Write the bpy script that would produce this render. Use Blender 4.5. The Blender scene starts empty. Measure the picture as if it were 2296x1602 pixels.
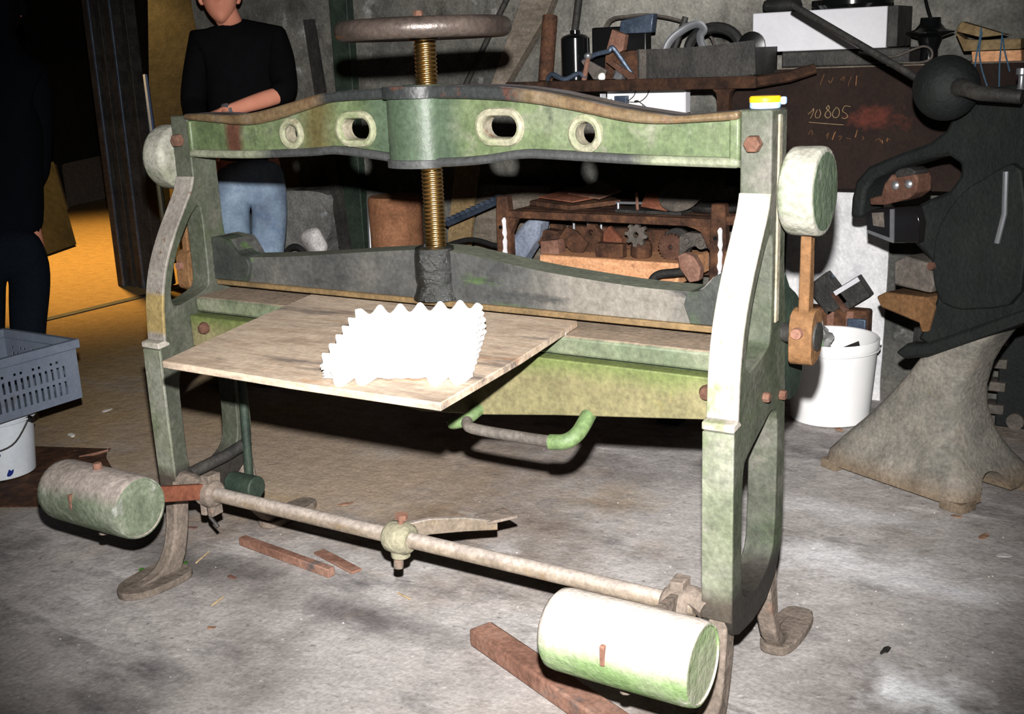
import bpy, bmesh, math, random
from mathutils import Vector, Matrix, noise
from mathutils.geometry import delaunay_2d_cdt

random.seed(7)
SC = bpy.context.scene
COL = SC.collection
PI = math.pi

# ------------------------------------------------------------------ camera
CAM_R = Vector((0.84725868, 0.52977991, -0.03854833))
CAM_U = Vector((-0.10388724, 0.23643784, 0.96607691))
CAM_F = Vector((-0.52092242, 0.81451237, -0.25536139))
CAM_C = Vector((0.81809802, -2.10111625, 1.36))
cd = bpy.data.cameras.new('camera')
cd.sensor_width = 36.0
cd.lens = 2539.6 / 2296.0 * 36.0
cd.clip_start = 0.05
cam = bpy.data.objects.new('camera', cd)
COL.objects.link(cam)
mw = Matrix((CAM_R, CAM_U, -CAM_F)).transposed().to_4x4()
mw.translation = CAM_C
cam.matrix_world = mw
SC.camera = cam

# ------------------------------------------------------------------ world, lights, exposure
w = bpy.data.worlds.new('world')
SC.world = w
w.use_nodes = True
w.node_tree.nodes['Background'].inputs[0].default_value = (0.6, 0.7, 1.0, 1)
w.node_tree.nodes['Background'].inputs[1].default_value = 0.004

SC.view_settings.view_transform = 'Standard'
SC.view_settings.look = 'None'
SC.view_settings.gamma = 1.0
SC.view_settings.exposure = 0.0
SC.view_settings.use_curve_mapping = False

# the photographer's flash, a hand's breadth above the lens
fl = bpy.data.lights.new('flash', 'SPOT')
fl.energy = 1330
fl.color = (1.0, 0.975, 0.95)
fl.spot_size = math.radians(66.5)
fl.spot_blend = 1.0
fl.shadow_soft_size = 0.018
flo = bpy.data.objects.new('flash', fl)
COL.objects.link(flo)
fm = mw.copy()
fm.translation = CAM_C + CAM_U * 0.16 + CAM_R * 0.0
flo.matrix_world = fm @ Matrix.Rotation(math.radians(-0.4), 4, 'Y')

# warm bulb in the next room, seen only by the floor it lights
wl = bpy.data.lights.new('hall_bulb', 'SPOT')
wl.energy = 900
wl.color = (1.0, 0.60, 0.17)
wl.spot_size = math.radians(100)
wl.spot_blend = 0.6
wl.shadow_soft_size = 0.12
wlo = bpy.data.objects.new('hall_bulb', wl)
COL.objects.link(wlo)
wlo.location = (-6.6, 3.4, 2.95)
wlo.rotation_euler = (0, 0, 0)

# ------------------------------------------------------------------ materials
def lin0(c):
    out = []
    for v in c[:3]:
        v = v / 255.0
        out.append(v / 12.92 if v <= 0.04045 else ((v + 0.055) / 1.055) ** 2.4)
    return (*out, 1.0)

def mat(name, cols, scale=6.0, rough=0.75, metal=0.0, bump=0.0, bscale=40.0, spec=0.3,
        over=(), stretch=(1, 1, 1), detail=6.0, lo=0.32, hi=0.68, dust=None, coat=0.0, k=1.0, grit=0.32):
    """cols: base colours spread over a noise ramp.
    over: ('n', colour, scale, lo, hi[, stretch]) noise patches,
          ('b', colour, axis, a, b, soft) a stained or tinted stretch along an object axis."""
    kk = k
    lin = lambda c: tuple(q * kk for q in lin0(c)[:3]) + (1.0,)
    m = bpy.data.materials.new(name)
    m.use_nodes = True
    nt = m.node_tree
    N, L = nt.nodes, nt.links
    bs = N['Principled BSDF']
    tc = N.new('ShaderNodeTexCoord')

    def mapped(st):
        mp = N.new('ShaderNodeMapping')
        mp.inputs['Scale'].default_value = st
        L.new(tc.outputs['Object'], mp.inputs['Vector'])
        return mp.outputs[0]

    def nz(sc_, st=(1, 1, 1), det=detail):
        n = N.new('ShaderNodeTexNoise')
        n.inputs['Scale'].default_value = sc_
        n.inputs['Detail'].default_value = det
        n.inputs['Roughness'].default_value = 0.62
        L.new(mapped(st), n.inputs['Vector'])
        return n.outputs['Fac']

    r = N.new('ShaderNodeValToRGB')
    el = r.color_ramp.elements
    nc = len(cols)
    for i, c in enumerate(cols):
        p = 0.5 if nc == 1 else lo + (hi - lo) * i / (nc - 1)
        e = el[i] if i < 2 else el.new(p)
        e.position = p
        e.color = lin(c)
    if nc == 1:
        el[1].position = 0.9
        el[1].color = lin(cols[0])
    L.new(nz(scale, stretch), r.inputs[0])
    col = r.outputs[0]

    def mix(fac, a, c):
        mx = N.new('ShaderNodeMix')
        mx.data_type = 'RGBA'
        L.new(fac, mx.inputs[0])
        L.new(a, mx.inputs[6])
        mx.inputs[7].default_value = lin(c)
        return mx.outputs[2]

    def ramp(src, a, b):
        mr = N.new('ShaderNodeMapRange')
        mr.inputs[1].default_value = a
        mr.inputs[2].default_value = b
        mr.clamp = True
        L.new(src, mr.inputs[0])
        return mr.outputs[0]

    for o in over:
        if o[0] == 'n':
            st = o[5] if len(o) > 5 else (1, 1, 1)
            col = mix(ramp(nz(o[2], st), o[3], o[4]), col, o[1])
        elif o[0] == 's':
            _, c, cen, rad, sc_ = o
            vm = N.new('ShaderNodeMapping')
            vm.vector_type = 'TEXTURE'
            vm.inputs['Location'].default_value = cen
            vm.inputs['Scale'].default_value = rad
            L.new(tc.outputs['Object'], vm.inputs['Vector'])
            ln_ = N.new('ShaderNodeVectorMath')
            ln_.operation = 'LENGTH'
            L.new(vm.outputs[0], ln_.inputs[0])
            ad = N.new('ShaderNodeMath')
            ad.operation = 'MULTIPLY_ADD'
            ad.inputs[1].default_value = 2.6
            L.new(nz(sc_), ad.inputs[0])
            L.new(ln_.outputs['Value'], ad.inputs[2])
            col = mix(ramp(ad.outputs[0], 2.25, 1.45), col, c)
        elif o[0] == 'b':
            _, c, ax, a, b, soft = o
            sx = N.new('ShaderNodeSeparateXYZ')
            L.new(tc.outputs['Object'], sx.inputs[0])
            ad = N.new('ShaderNodeMath')
            ad.operation = 'MULTIPLY_ADD'
            nn = nz(9)
            ad.inputs[1].default_value = soft * 2.5
            L.new(nn, ad.inputs[0])
            L.new(sx.outputs['XYZ'.index(ax)], ad.inputs[2])
            s0 = ad.outputs[0]
            off = soft * 1.25
            f1 = ramp(s0, a + off - soft, a + off + soft)
            f2 = ramp(s0, b + off + soft, b + off - soft)
            mu = N.new('ShaderNodeMath')
            mu.operation = 'MULTIPLY'
            L.new(f1, mu.inputs[0])
            L.new(f2, mu.inputs[1])
            col = mix(mu.outputs[0], col, c)
    if dust:
        c, a, b = dust
        g = N.new('ShaderNodeNewGeometry')
        sx = N.new('ShaderNodeSeparateXYZ')
        L.new(g.outputs['Normal'], sx.inputs[0])
        ad = N.new('ShaderNodeMath')
        ad.operation = 'MULTIPLY_ADD'
        ad.inputs[1].default_value = 0.5
        L.new(nz(12), ad.inputs[0])
        L.new(sx.outputs[2], ad.inputs[2])
        col = mix(ramp(ad.outputs[0], a + 0.25, b + 0.25), col, c)
    if grit:
        # fine dirt and pitting
        for sc_, am in ((85, grit), (16, grit * 0.7)):
            mp_ = N.new('ShaderNodeMapRange')
            mp_.inputs[1].default_value = 0.3
            mp_.inputs[2].default_value = 0.7
            mp_.inputs[3].default_value = 1.0 - am
            mp_.inputs[4].default_value = 1.0 + am * 0.55
            L.new(nz(sc_, (1, 1, 1), 4.0), mp_.inputs[0])
            vm_ = N.new('ShaderNodeVectorMath')
            vm_.operation = 'SCALE'
            L.new(col, vm_.inputs[0])
            L.new(mp_.outputs[0], vm_.inputs['Scale'])
            col = vm_.outputs[0]
    L.new(col, bs.inputs['Base Color'])
    bs.inputs['Roughness'].default_value = rough
    bs.inputs['Metallic'].default_value = metal
    bs.inputs['Specular IOR Level'].default_value = spec
    if coat:
        bs.inputs['Coat Weight'].default_value = coat
    if bump:
        b = N.new('ShaderNodeBump')
        b.inputs['Strength'].default_value = bump
        b.inputs['Distance'].default_value = 0.01
        L.new(nz(bscale), b.inputs['Height'])
        L.new(b.outputs[0], bs.inputs['Normal'])
    return m

DUST = (158, 148, 142)
M = {}
M['floor'] = mat('floor_concrete', [(94, 89, 87), (122, 118, 116), (140, 136, 134), (106, 102, 101)], 1.3, 0.9, 0, 0.5, 26, 0.15,
                 over=[('n', (86, 72, 60), 0.7, 0.5, 0.66), ('n', (76, 74, 75), 2.2, 0.54, 0.70, (1, 2.0, 1)),
                       ('n', (164, 161, 160), 3.2, 0.60, 0.74, (0.5, 2.0, 1)), ('n', (84, 80, 78), 34, 0.60, 0.74), ('n', (150, 146, 144), 46, 0.63, 0.74),
                       ('s', (160, 159, 160), (0.045, 0.755, 0), (.42, .13, 1), 7), ('s', (160, 159, 160), (0.265, 0.71, 0), (.30, .09, 1), 8),
                       ('s', (178, 178, 180), (0.366, 0.176, 0), (.16, .12, 1), 9), ('s', (152, 150, 150), (-0.053, 1.095, 0), (.4, .10, 1), 8),
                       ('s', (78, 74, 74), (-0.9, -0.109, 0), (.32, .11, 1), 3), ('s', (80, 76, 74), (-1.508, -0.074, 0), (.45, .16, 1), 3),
                       ('s', (130, 112, 88), (-2.995, 0.776, 0), (2.2, 1.1, 1), 1.6), ('s', (124, 110, 96), (-1.86, 0.734, 0), (1.3, .5, 1), 2.5), ('b', (122, 100, 66), 'X', -30, -3.4, 0.5)], grit=0.26, k=1.95)  # left floor: brown ground with the warm bulb's spill painted into the colour
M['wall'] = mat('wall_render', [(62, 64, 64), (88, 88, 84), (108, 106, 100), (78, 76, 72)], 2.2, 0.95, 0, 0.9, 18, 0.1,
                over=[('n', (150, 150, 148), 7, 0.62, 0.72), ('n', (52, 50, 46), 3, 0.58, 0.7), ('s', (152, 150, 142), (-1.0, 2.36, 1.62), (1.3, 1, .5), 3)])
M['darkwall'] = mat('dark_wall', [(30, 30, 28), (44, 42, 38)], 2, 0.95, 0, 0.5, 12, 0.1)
GREEN = [(92, 112, 78), (112, 138, 88), (132, 158, 102), (150, 168, 126)]
M['green'] = mat('worn_green_paint', GREEN, 7, 0.6, 0, 0.25, 60, 0.4,
                 over=[('n', (190, 190, 166), 6, 0.6, 0.74), ('n', (70, 84, 60), 9, 0.6, 0.74), ('n', (120, 74, 52), 22, 0.68, 0.74)], k=0.5)
M['beamface'] = mat('beam_green_paint', [(112, 132, 92), (130, 150, 104), (146, 164, 118), (160, 172, 138)], 7, 0.5, 0, 0.2, 60, 0.45,
                 over=[('n', (202, 198, 180), 9, 0.57, 0.76), ('n', (96, 112, 78), 16, 0.56, 0.72), ('b', (104, 126, 100), 'X', -0.16, 0.1, 0.03),
                       ('b', (126, 116, 72), 'X', -0.37, -0.28, 0.03), ('b', (128, 84, 66), 'X', -0.64, -0.585, 0.012),
                       ('n', (78, 92, 74), 14, 0.64, 0.74)], k=0.31)
M['frame'] = mat('frame_paint', [(104, 116, 92), (128, 138, 112), (150, 154, 136), (116, 122, 106)], 6, 0.62, 0, 0.3, 50, 0.35,
                 over=[('n', (196, 190, 178), 5, 0.55, 0.7), ('n', (122, 150, 98), 4, 0.58, 0.7), ('n', (84, 82, 74), 8, 0.6, 0.72),
                       ('n', (146, 104, 62), 20, 0.68, 0.74), ('b', (92, 86, 78), 'Z', -0.1, 0.3, 0.02)], k=0.22)
M['strip'] = mat('worn_front_strip', [(196, 188, 176), (216, 208, 196), (184, 184, 162)], 6, 0.65, 0, 0.25, 60, 0.3,
                 over=[('n', (158, 138, 112), 10, 0.6, 0.72), ('n', (150, 168, 124), 5, 0.6, 0.72)], k=0.5, grit=0.2)
M['strip_rusty'] = mat('worn_rusty_strip', [(176, 168, 158), (196, 188, 178), (166, 164, 148)], 6, 0.65, 0, 0.25, 60, 0.3,
                 over=[('n', (148, 130, 106), 10, 0.58, 0.7), ('b', (206, 180, 120), 'Z', .685, .79, .006), ('n', (140, 98, 56), 26, 0.62, 0.7)], k=.42)
M['column'] = mat('column_front_paint', [(154, 164, 134), (178, 184, 158), (200, 200, 184)], 6, 0.6, 0, 0.3, 50, 0.35,
                 over=[('n', (208, 202, 188), 7, 0.58, 0.68), ('n', (128, 152, 98), 5, 0.58, 0.7), ('n', (150, 100, 72), 24, 0.7, 0.75), ('b', (118, 108, 96), 'Z', -.1, .30, .02)], k=0.36)
M['flange'] = mat('flange_grime', [(126, 100, 74), (150, 126, 92), (160, 142, 120)], 9, 0.45, 0, 0.3, 60, 0.45,
                  over=[('b', (66, 70, 70), 'X', -0.3, 0.28, 0.03), ('n', (128, 78, 60), 12, 0.58, 0.7), ('n', (70, 74, 70), 18, 0.64, 0.74)],
                  dust=((196, 186, 190), 0.85, 1.05), k=0.36)
M['lowflange'] = mat('lower_flange', [(150, 160, 130), (178, 178, 156)], 8, 0.55, 0, 0.3, 60, 0.4,
                     over=[('b', (82, 84, 84), 'X', -0.5, 0.56, 0.03)], k=0.42)
M['bossrim'] = mat('boss_ring', [(150, 164, 118), (178, 178, 148), (196, 188, 166)], 9, 0.6, 0, 0.3, 60, 0.3, over=[('n', (136, 112, 76), 18, 0.64, 0.72)], k=.45)  # ring green with its whitish highlight mixed into the colour
M['rim'] = mat('boss_rim', [(168, 160, 134), (196, 188, 168)], 14, 0.7, 0, 0.3, 60, 0.3, over=[('n', (150, 100, 66), 26, 0.62, 0.72)], k=0.5)
M['clamp'] = mat('clamp_iron', [(74, 76, 76), (94, 94, 92), (120, 118, 112)], 5, 0.5, 0, 0.25, 70, 0.45,
                 over=[('n', (100, 140, 56), 4.5, 0.6, 0.72, (0.6, 1, 2.5)), ('b', (150, 144, 134), 'X', 0.30, 0.66, 0.06),
                       ('n', (60, 62, 62), 9, 0.58, 0.72, (0.4, 1, 2))],
                 dust=((132, 138, 120), 0.7, 0.95), k=0.44)
M['lip'] = mat('clamp_lip', [(112, 92, 64), (142, 116, 78)], 9, 0.7, 0, 0.2, 60, 0.3, k=0.55)
M['lug'] = mat('clamp_lug', [(72, 76, 74), (84, 90, 82), (84, 116, 66)], 10, 0.55, 0, 0.2, 60, 0.4, k=0.32)
M['oil'] = mat('oily_black', [(14, 15, 14), (26, 28, 26)], 12, 0.18, 0, 0.9, 70, 0.7)
M['bed'] = mat('bed_paint', [(112, 126, 98), (140, 150, 120), (164, 166, 142)], 6, 0.6, 0, 0.25, 60, 0.4,
               over=[('n', (92, 112, 72), 5, 0.58, 0.7)], dust=((190, 168, 146), 0.6, 0.9), k=0.42)
M['apron'] = mat('apron_paint', [(140, 134, 94), (156, 148, 106), (170, 160, 118)], 5, 0.65, 0, 0.2, 60, 0.35,
                 over=[('n', (132, 146, 78), 3.5, 0.6, 0.76), ('n', (190, 170, 116), 18, 0.64, 0.74), ('b', (128, 142, 80), 'Z', 0.69, 0.80, 0.02)], k=0.42)
M['drum'] = mat('drum_rust', [(118, 80, 58), (142, 98, 70), (156, 112, 82)], 6, 0.85, 0, 0.4, 60, 0.2, k=.95)
M['brass'] = mat('greased_screw', [(186, 150, 92), (206, 172, 116)], 20, 0.28, 1.0, 0, 40, 0.5, grit=0.0)
M['wheel'] = mat('wheel_iron', [(58, 50, 46), (84, 74, 68)], 9, 0.36, 0.35, 0.2, 60, 0.5)
M['weight'] = mat('weight_paint', [(112, 122, 102), (128, 138, 116), (150, 156, 140)], 8, 0.7, 0, 0.5, 45, 0.3,
                  over=[('n', (92, 112, 76), 6, 0.56, 0.7), ('n', (192, 192, 186), 11, 0.6, 0.7)],
                  dust=((176, 164, 156), 0.25, 0.65), k=0.78)
M['weight2'] = mat('weight_paint_bright', [(120, 150, 92), (140, 168, 112), (172, 184, 150)], 7, 0.65, 0, 0.5, 45, 0.3,
                   over=[('n', (94, 138, 58), 5, 0.52, 0.66), ('n', (214, 208, 198), 16, 0.62, 0.7)],
                   dust=((214, 202, 192), -0.15, 0.35), k=0.72, grit=0.2)
M['disc'] = mat('disc_paint', [(176, 178, 160), (198, 196, 182), (158, 162, 138)], 7, 0.7, 0, 0.5, 40, 0.3,
                over=[('n', (116, 138, 96), 5, 0.6, 0.72), ('n', (150, 118, 76), 9, 0.66, 0.74)], k=0.5)
M['discface'] = mat('disc_face_paint', [(104, 126, 98), (134, 150, 124)], 9, 0.7, 0, 0.6, 40, 0.3,
                    over=[('n', (196, 200, 190), 11, 0.58, 0.68)], k=0.42)
M['pipe'] = mat('dusty_pipe', [(150, 134, 116), (170, 156, 140)], 8, 0.75, 0, 0.3, 60, 0.3,
                over=[('n', (150, 122, 82), 9, 0.56, 0.7)], dust=((186, 174, 164), 0.2, 0.7), k=0.65)
M['castdust'] = mat('dusty_casting', [(136, 124, 112), (168, 152, 140)], 14, 0.85, 0, 0.6, 45, 0.2, over=[('n', (176, 132, 110), 9, 0.58, 0.7)], k=0.6)
M['collar'] = mat('green_collar', [(158, 154, 128), (178, 172, 148)], 14, 0.75, 0, 0.6, 45, 0.25, over=[('n', (132, 142, 104), 12, 0.58, 0.7)], k=0.6)
M['rust'] = mat('rust', [(98, 68, 56), (124, 88, 72), (140, 106, 90)], 14, 0.85, 0, 0.5, 70, 0.2, k=0.5)
M['rustred'] = mat('rust_red_bar', [(126, 72, 52), (144, 88, 66), (156, 104, 82)], 10, 0.85, 0, 0.3, 70, 0.2, k=0.6)
M['rustbar'] = mat('dusty_rust_bar', [(122, 88, 74), (142, 104, 88), (156, 122, 106)], 9, 0.85, 0, 0.3, 70, 0.2, over=[('n', (110, 100, 98), 12, 0.6, 0.7)], k=0.8)
M['rustdark'] = mat('dark_rust', [(46, 32, 26), (68, 46, 34), (88, 60, 42)], 16, 0.85, 0, 0.6, 60, 0.2, over=[('n', (132, 106, 70), 12, 0.66, 0.74)], k=1.35)
M['rustshelf'] = mat('shelf_rust', [(46, 32, 26), (68, 46, 34), (88, 60, 42)], 16, 0.85, 0, 0.6, 60, 0.2, k=.6)
M['rustlever'] = mat('rust_lever', [(148, 106, 68), (168, 126, 86)], 12, 0.8, 0, 0.4, 60, 0.2, k=0.42)
M['rustplate'] = mat('rusty_sheet', [(52, 32, 26), (66, 42, 32), (76, 54, 40)], 5, 0.8, 0, 0.3, 60, 0.25,
                     over=[('n', (120, 50, 38), 9, 0.66, 0.76), ('n', (44, 34, 28), 3, 0.55, 0.7), ('s', (150, 76, 58), (0.05, 0, 0.307), (.13, 1, .05), 22)], k=0.26)
M['irondark'] = mat('dark_iron', [(34, 34, 34), (50, 48, 46), (62, 60, 56)], 12, 0.6, 0.2, 0.4, 60, 0.4)
M['ironmid'] = mat('grey_iron', [(70, 66, 62), (92, 86, 80), (106, 98, 90)], 12, 0.65, 0.1, 0.4, 60, 0.35)
M['irongreen'] = mat('dark_green_iron', [(30, 42, 36), (44, 58, 48), (56, 68, 56)], 9, 0.6, 0, 0.3, 60, 0.35, over=[('n', (84, 84, 72), 9, 0.64, 0.74)], k=0.8)
M['press'] = mat('press_casting', [(40, 50, 48), (52, 62, 60), (64, 72, 68)], 7, 0.7, 0, 0.4, 70, 0.3, over=[('n', (62, 58, 50), 6, 0.6, 0.72)], k=0.2)
M['pressbase'] = mat('press_base', [(104, 102, 96), (122, 118, 110), (134, 126, 116)], 9, 0.85, 0, 0.5, 80, 0.2,
                     over=[('b', (118, 104, 88), 'Z', -0.1, 0.06, 0.03), ('n', (122, 106, 84), 12, 0.64, 0.74)], k=1.15)
M['ply'] = mat('board_wood', [(154, 134, 114), (176, 156, 136), (190, 172, 152), (168, 146, 124)], 5, 0.75, 0, 0.15, 80, 0.25,
               stretch=(1, 5, 5), over=[('n', (116, 104, 96), 3.2, 0.54, 0.66, (1, 5, 5)), ('n', (178, 134, 98), 4, 0.64, 0.76, (1, 3, 3))], grit=0.2, k=0.78)
M['wood'] = mat('pale_wood', [(186, 134, 96), (204, 154, 116)], 8, 0.8, 0, 0.2, 60, 0.2, stretch=(1, 6, 6), over=[('n', (120, 84, 60), 9, 0.62, 0.72)], k=1.25)
M['woodgrey'] = mat('grey_wood', [(96, 88, 78), (124, 114, 102)], 9, 0.85, 0, 0.3, 60, 0.2, stretch=(1, 6, 6))
M['woodtan'] = mat('tan_wood', [(112, 92, 62), (140, 120, 88)], 9, 0.85, 0, 0.3, 60, 0.2)
M['paper'] = mat('white_pulp', [(240, 238, 234), (248, 246, 242)], 20, 0.9, 0, 0.3, 90, 0.2, grit=0.0)
M['white'] = mat('white_plastic', [(232, 232, 232), (240, 240, 240)], 6, 0.4, 0, 0, 40, 0.4, grit=0.0)
M['bucketw'] = mat('scuffed_white', [(206, 214, 224), (222, 228, 234)], 7, 0.5, 0, 0, 40, 0.35, over=[('n', (184, 172, 140), 8, 0.68, 0.76)], grit=0.06)
M['whitebox'] = mat('white_enamel', [(196, 196, 202), (206, 206, 210)], 5, 0.6, 0, 0, 40, 0.3, over=[('n', (170, 166, 170), 10, 0.68, 0.76)], grit=0.04)
M['whitesheet'] = mat('limewashed_sheet', [(196, 196, 200), (216, 216, 218), (228, 228, 228)], 9, 0.95, 0, 1.0, 26, 0.1,
                      over=[('n', (150, 140, 128), 10, 0.64, 0.74)], grit=0.15)
M['crate'] = mat('grey_plastic', [(112, 122, 140), (126, 136, 152)], 5, 0.55, 0, 0, 40, 0.35, over=[('n', (104, 106, 112), 9, 0.62, 0.72)], k=0.8, grit=0.12)
M['blue'] = mat('blue_paint', [(24, 44, 120)], 5, 0.5, grit=0.0)
M['yellow'] = mat('yellow_plastic', [(236, 176, 26)], 5, 0.4, grit=0.0)
M['paleblue'] = mat('pale_blue_plastic', [(150, 180, 226)], 5, 0.4, grit=0.0)
M['black'] = mat('black_plastic', [(10, 10, 11)], 5, 0.35, 0, 0, 40, 0.5, grit=0.0)
M['gloss'] = mat('black_gloss', [(14, 15, 16)], 5, 0.12, 0, 0, 40, 0.6, grit=0.0)
M['steel'] = mat('bright_steel', [(150, 154, 160), (176, 178, 182)], 12, 0.35, 0.8, grit=0.0)
M['steelblue'] = mat('blued_steel', [(62, 74, 92), (88, 100, 116)], 10, 0.4, 0.4, 0.2)
M['chalk'] = mat('chalk', [(176, 140, 96), (196, 170, 132)], 30, 0.95, k=0.8)
M['chalkdim'] = mat('worn_chalk', [(120, 78, 48), (136, 96, 64)], 40, 0.95)
M['redsmear'] = mat('red_smear', [(92, 42, 32), (124, 60, 46)], 24, 0.9)
M['skin'] = mat('skin', [(196, 128, 104), (208, 140, 116)], 8, 0.55, 0, 0, 40, 0.35, grit=0.0)
M['cloth'] = mat('black_jersey', [(9, 9, 11), (12, 12, 14)], 20, 0.95, 0, 0.2, 80, 0.05, grit=0.0)
M['cloth2'] = mat('dark_coat', [(13, 16, 22), (17, 20, 27)], 20, 0.95, 0, 0.2, 80, 0.05, grit=0.0, k=0.5)
M['jeans'] = mat('faded_denim', [(84, 96, 114), (108, 124, 142), (126, 142, 158)], 6, 0.9, 0, 0.3, 120, 0.1, over=[('n', (62, 80, 112), 4, 0.58, 0.7)], k=1.3, grit=0.15)
M['jeansdark'] = mat('dark_denim', [(16, 24, 34), (22, 32, 44)], 6, 0.9, 0, 0.3, 120, 0.1, k=0.5)
M['hair'] = mat('brown_hair', [(40, 28, 20)], 30, 0.7, grit=0.0)
M['rubber'] = mat('rubber', [(22, 22, 22), (34, 34, 34)], 12, 0.7)
M['bag'] = mat('blue_grey_cloth', [(120, 130, 150), (150, 158, 172)], 9, 0.9, 0, 0.4, 40, 0.2)
M['stone'] = mat('stone', [(88, 88, 86), (112, 112, 110), (130, 128, 124)], 7, 0.95, 0, 1.0, 22, 0.1, over=[('n', (160, 164, 166), 9, 0.66, 0.74)])
M['stonewhite'] = mat('pale_stone', [(196, 192, 190), (214, 210, 208)], 9, 0.9, 0, 0.6, 40, 0.15)
M['leaf'] = mat('dry_leaf', [(132, 100, 80), (160, 126, 104)], 30, 0.9)
M['leafred'] = mat('red_leaf', [(104, 72, 64), (120, 86, 76)], 30, 0.9)
M['straw'] = mat('straw', [(168, 148, 116)], 30, 0.9)
M['green_wrap'] = mat('green_wrapper', [(54, 110, 44), (90, 140, 60)], 60, 0.4)
M['clear'] = mat('grey_film', [(122, 122, 120), (150, 150, 148)], 14, 0.3, 0, 0.6, 30, 0.5)
M['wire'] = mat('blue_wire', [(66, 96, 120)], 30, 0.5)
M['glass'] = mat('dark_glass', [(18, 16, 16)], 20, 0.08, 0, 0, 40, 0.7, grit=0.0)

# ------------------------------------------------------------------ mesh helpers
def V(*a):
    return Vector(a)

def box(bm, a, b, rot=None, about=None):
    """axis box from corner a to corner b, optionally turned about a point"""
    vs = []
    c = (Vector(a) + Vector(b)) / 2 if about is None else Vector(about)
    for z in (a[2], b[2]):
        for x, y in ((a[0], a[1]), (b[0], a[1]), (b[0], b[1]), (a[0], b[1])):
            p = Vector((x, y, z))
            if rot is not None:
                p = c + rot @ (p - c)
            vs.append(bm.verts.new(p))
    for f in ((3, 2, 1, 0), (4, 5, 6, 7), (0, 1, 5, 4), (1, 2, 6, 5), (2, 3, 7, 6), (3, 0, 4, 7)):
        bm.faces.new([vs[i] for i in f])

def basis(d):
    d = Vector(d).normalized()
    u = d.orthogonal().normalized()
    if abs(d.z) < 0.95:
        u = d.cross(Vector((0, 0, 1))).normalized()
    return u, d.cross(u).normalized()

def rings(bm, rs, closed=False, caps=True):
    n = len(rs[0])
    vv = [[bm.verts.new(p) for p in r] for r in rs]
    m = len(vv)
    for i in range(m if closed else m - 1):
        a, b = vv[i], vv[(i + 1) % m]
        for j in range(n):
            k = (j + 1) % n
            bm.faces.new((a[j], a[k], b[k], b[j]))
    if caps and not closed:
        bm.faces.new(vv[0][::-1])
        bm.faces.new(vv[-1])

def cyl(bm, p0, p1, r0, r1=None, n=18):
    p0, p1 = Vector(p0), Vector(p1)
    r1 = r0 if r1 is None else r1
    u, v = basis(p1 - p0)
    f = lambda p, r: [p + (u * math.cos(2 * PI * i / n) + v * math.sin(2 * PI * i / n)) * r for i in range(n)]
    rings(bm, [f(p0, r0), f(p1, r1)])

def lathe(bm, prof, c, ax=(0, 0, 1), n=28):
    """prof: (radius, height along ax)"""
    c, ax = Vector(c), Vector(ax).normalized()
    u, v = basis(ax)
    rs = []
    for r, h in prof:
        r = max(r, 0.0004)
        rs.append([c + ax * h + (u * math.cos(2 * PI * i / n) + v * math.sin(2 * PI * i / n)) * r for i in range(n)])
    rings(bm, rs)

def tube(bm, pts, r, n=8, closed=False, flat=1.0):
    pts = [Vector(p) for p in pts]
    m = len(pts)
    rs = []
    up = None
    for i, p in enumerate(pts):
        if closed:
            d = pts[(i + 1) % m] - pts[i - 1]
        else:
            d = pts[min(i + 1, m - 1)] - pts[max(i - 1, 0)]
        d.normalize()
        if up is None:
            u, v = basis(d)
        else:
            u = (up - d * up.dot(d)).normalized()
            v = d.cross(u)
        up = u
        rr = r[i] if isinstance(r, (list, tuple)) else r
        rs.append([p + (u * math.cos(2 * PI * j / n) + v * flat * math.sin(2 * PI * j / n)) * rr for j in range(n)])
    rings(bm, rs, closed)

def smooth_path(pts, k=6):
    pts = [Vector(p) for p in pts]
    out = []
    for i in range(len(pts) - 1):
        p0, p1, p2, p3 = pts[max(i - 1, 0)], pts[i], pts[i + 1], pts[min(i + 2, len(pts) - 1)]
        for s in range(k):
            t = s / k
            out.append(0.5 * ((2 * p1) + (p2 - p0) * t + (2 * p0 - 5 * p1 + 4 * p2 - p3) * t * t + (3 * p1 - p0 - 3 * p2 + p3) * t ** 3))
    out.append(pts[-1])
    return out

def smooth2(pts, k=5, closed=False):
    if closed:
        n = len(pts)
        q = [pts[-1]] + list(pts) + [pts[0], pts[1]]
        r = smooth_path([(p[0], p[1], 0) for p in q], k)
        r = r[k:k + n * k]
    else:
        r = smooth_path([(p[0], p[1], 0) for p in pts], k)
    return [(p.x, p.y) for p in r]

def inpoly(p, poly):
    x, y = p
    c = False
    j = len(poly) - 1
    for i in range(len(poly)):
        xi, yi = poly[i]
        xj, yj = poly[j]
        if (yi > y) != (yj > y) and x < (xj - xi) * (y - yi) / (yj - yi) + xi:
            c = not c
        j = i
    return c

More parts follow.
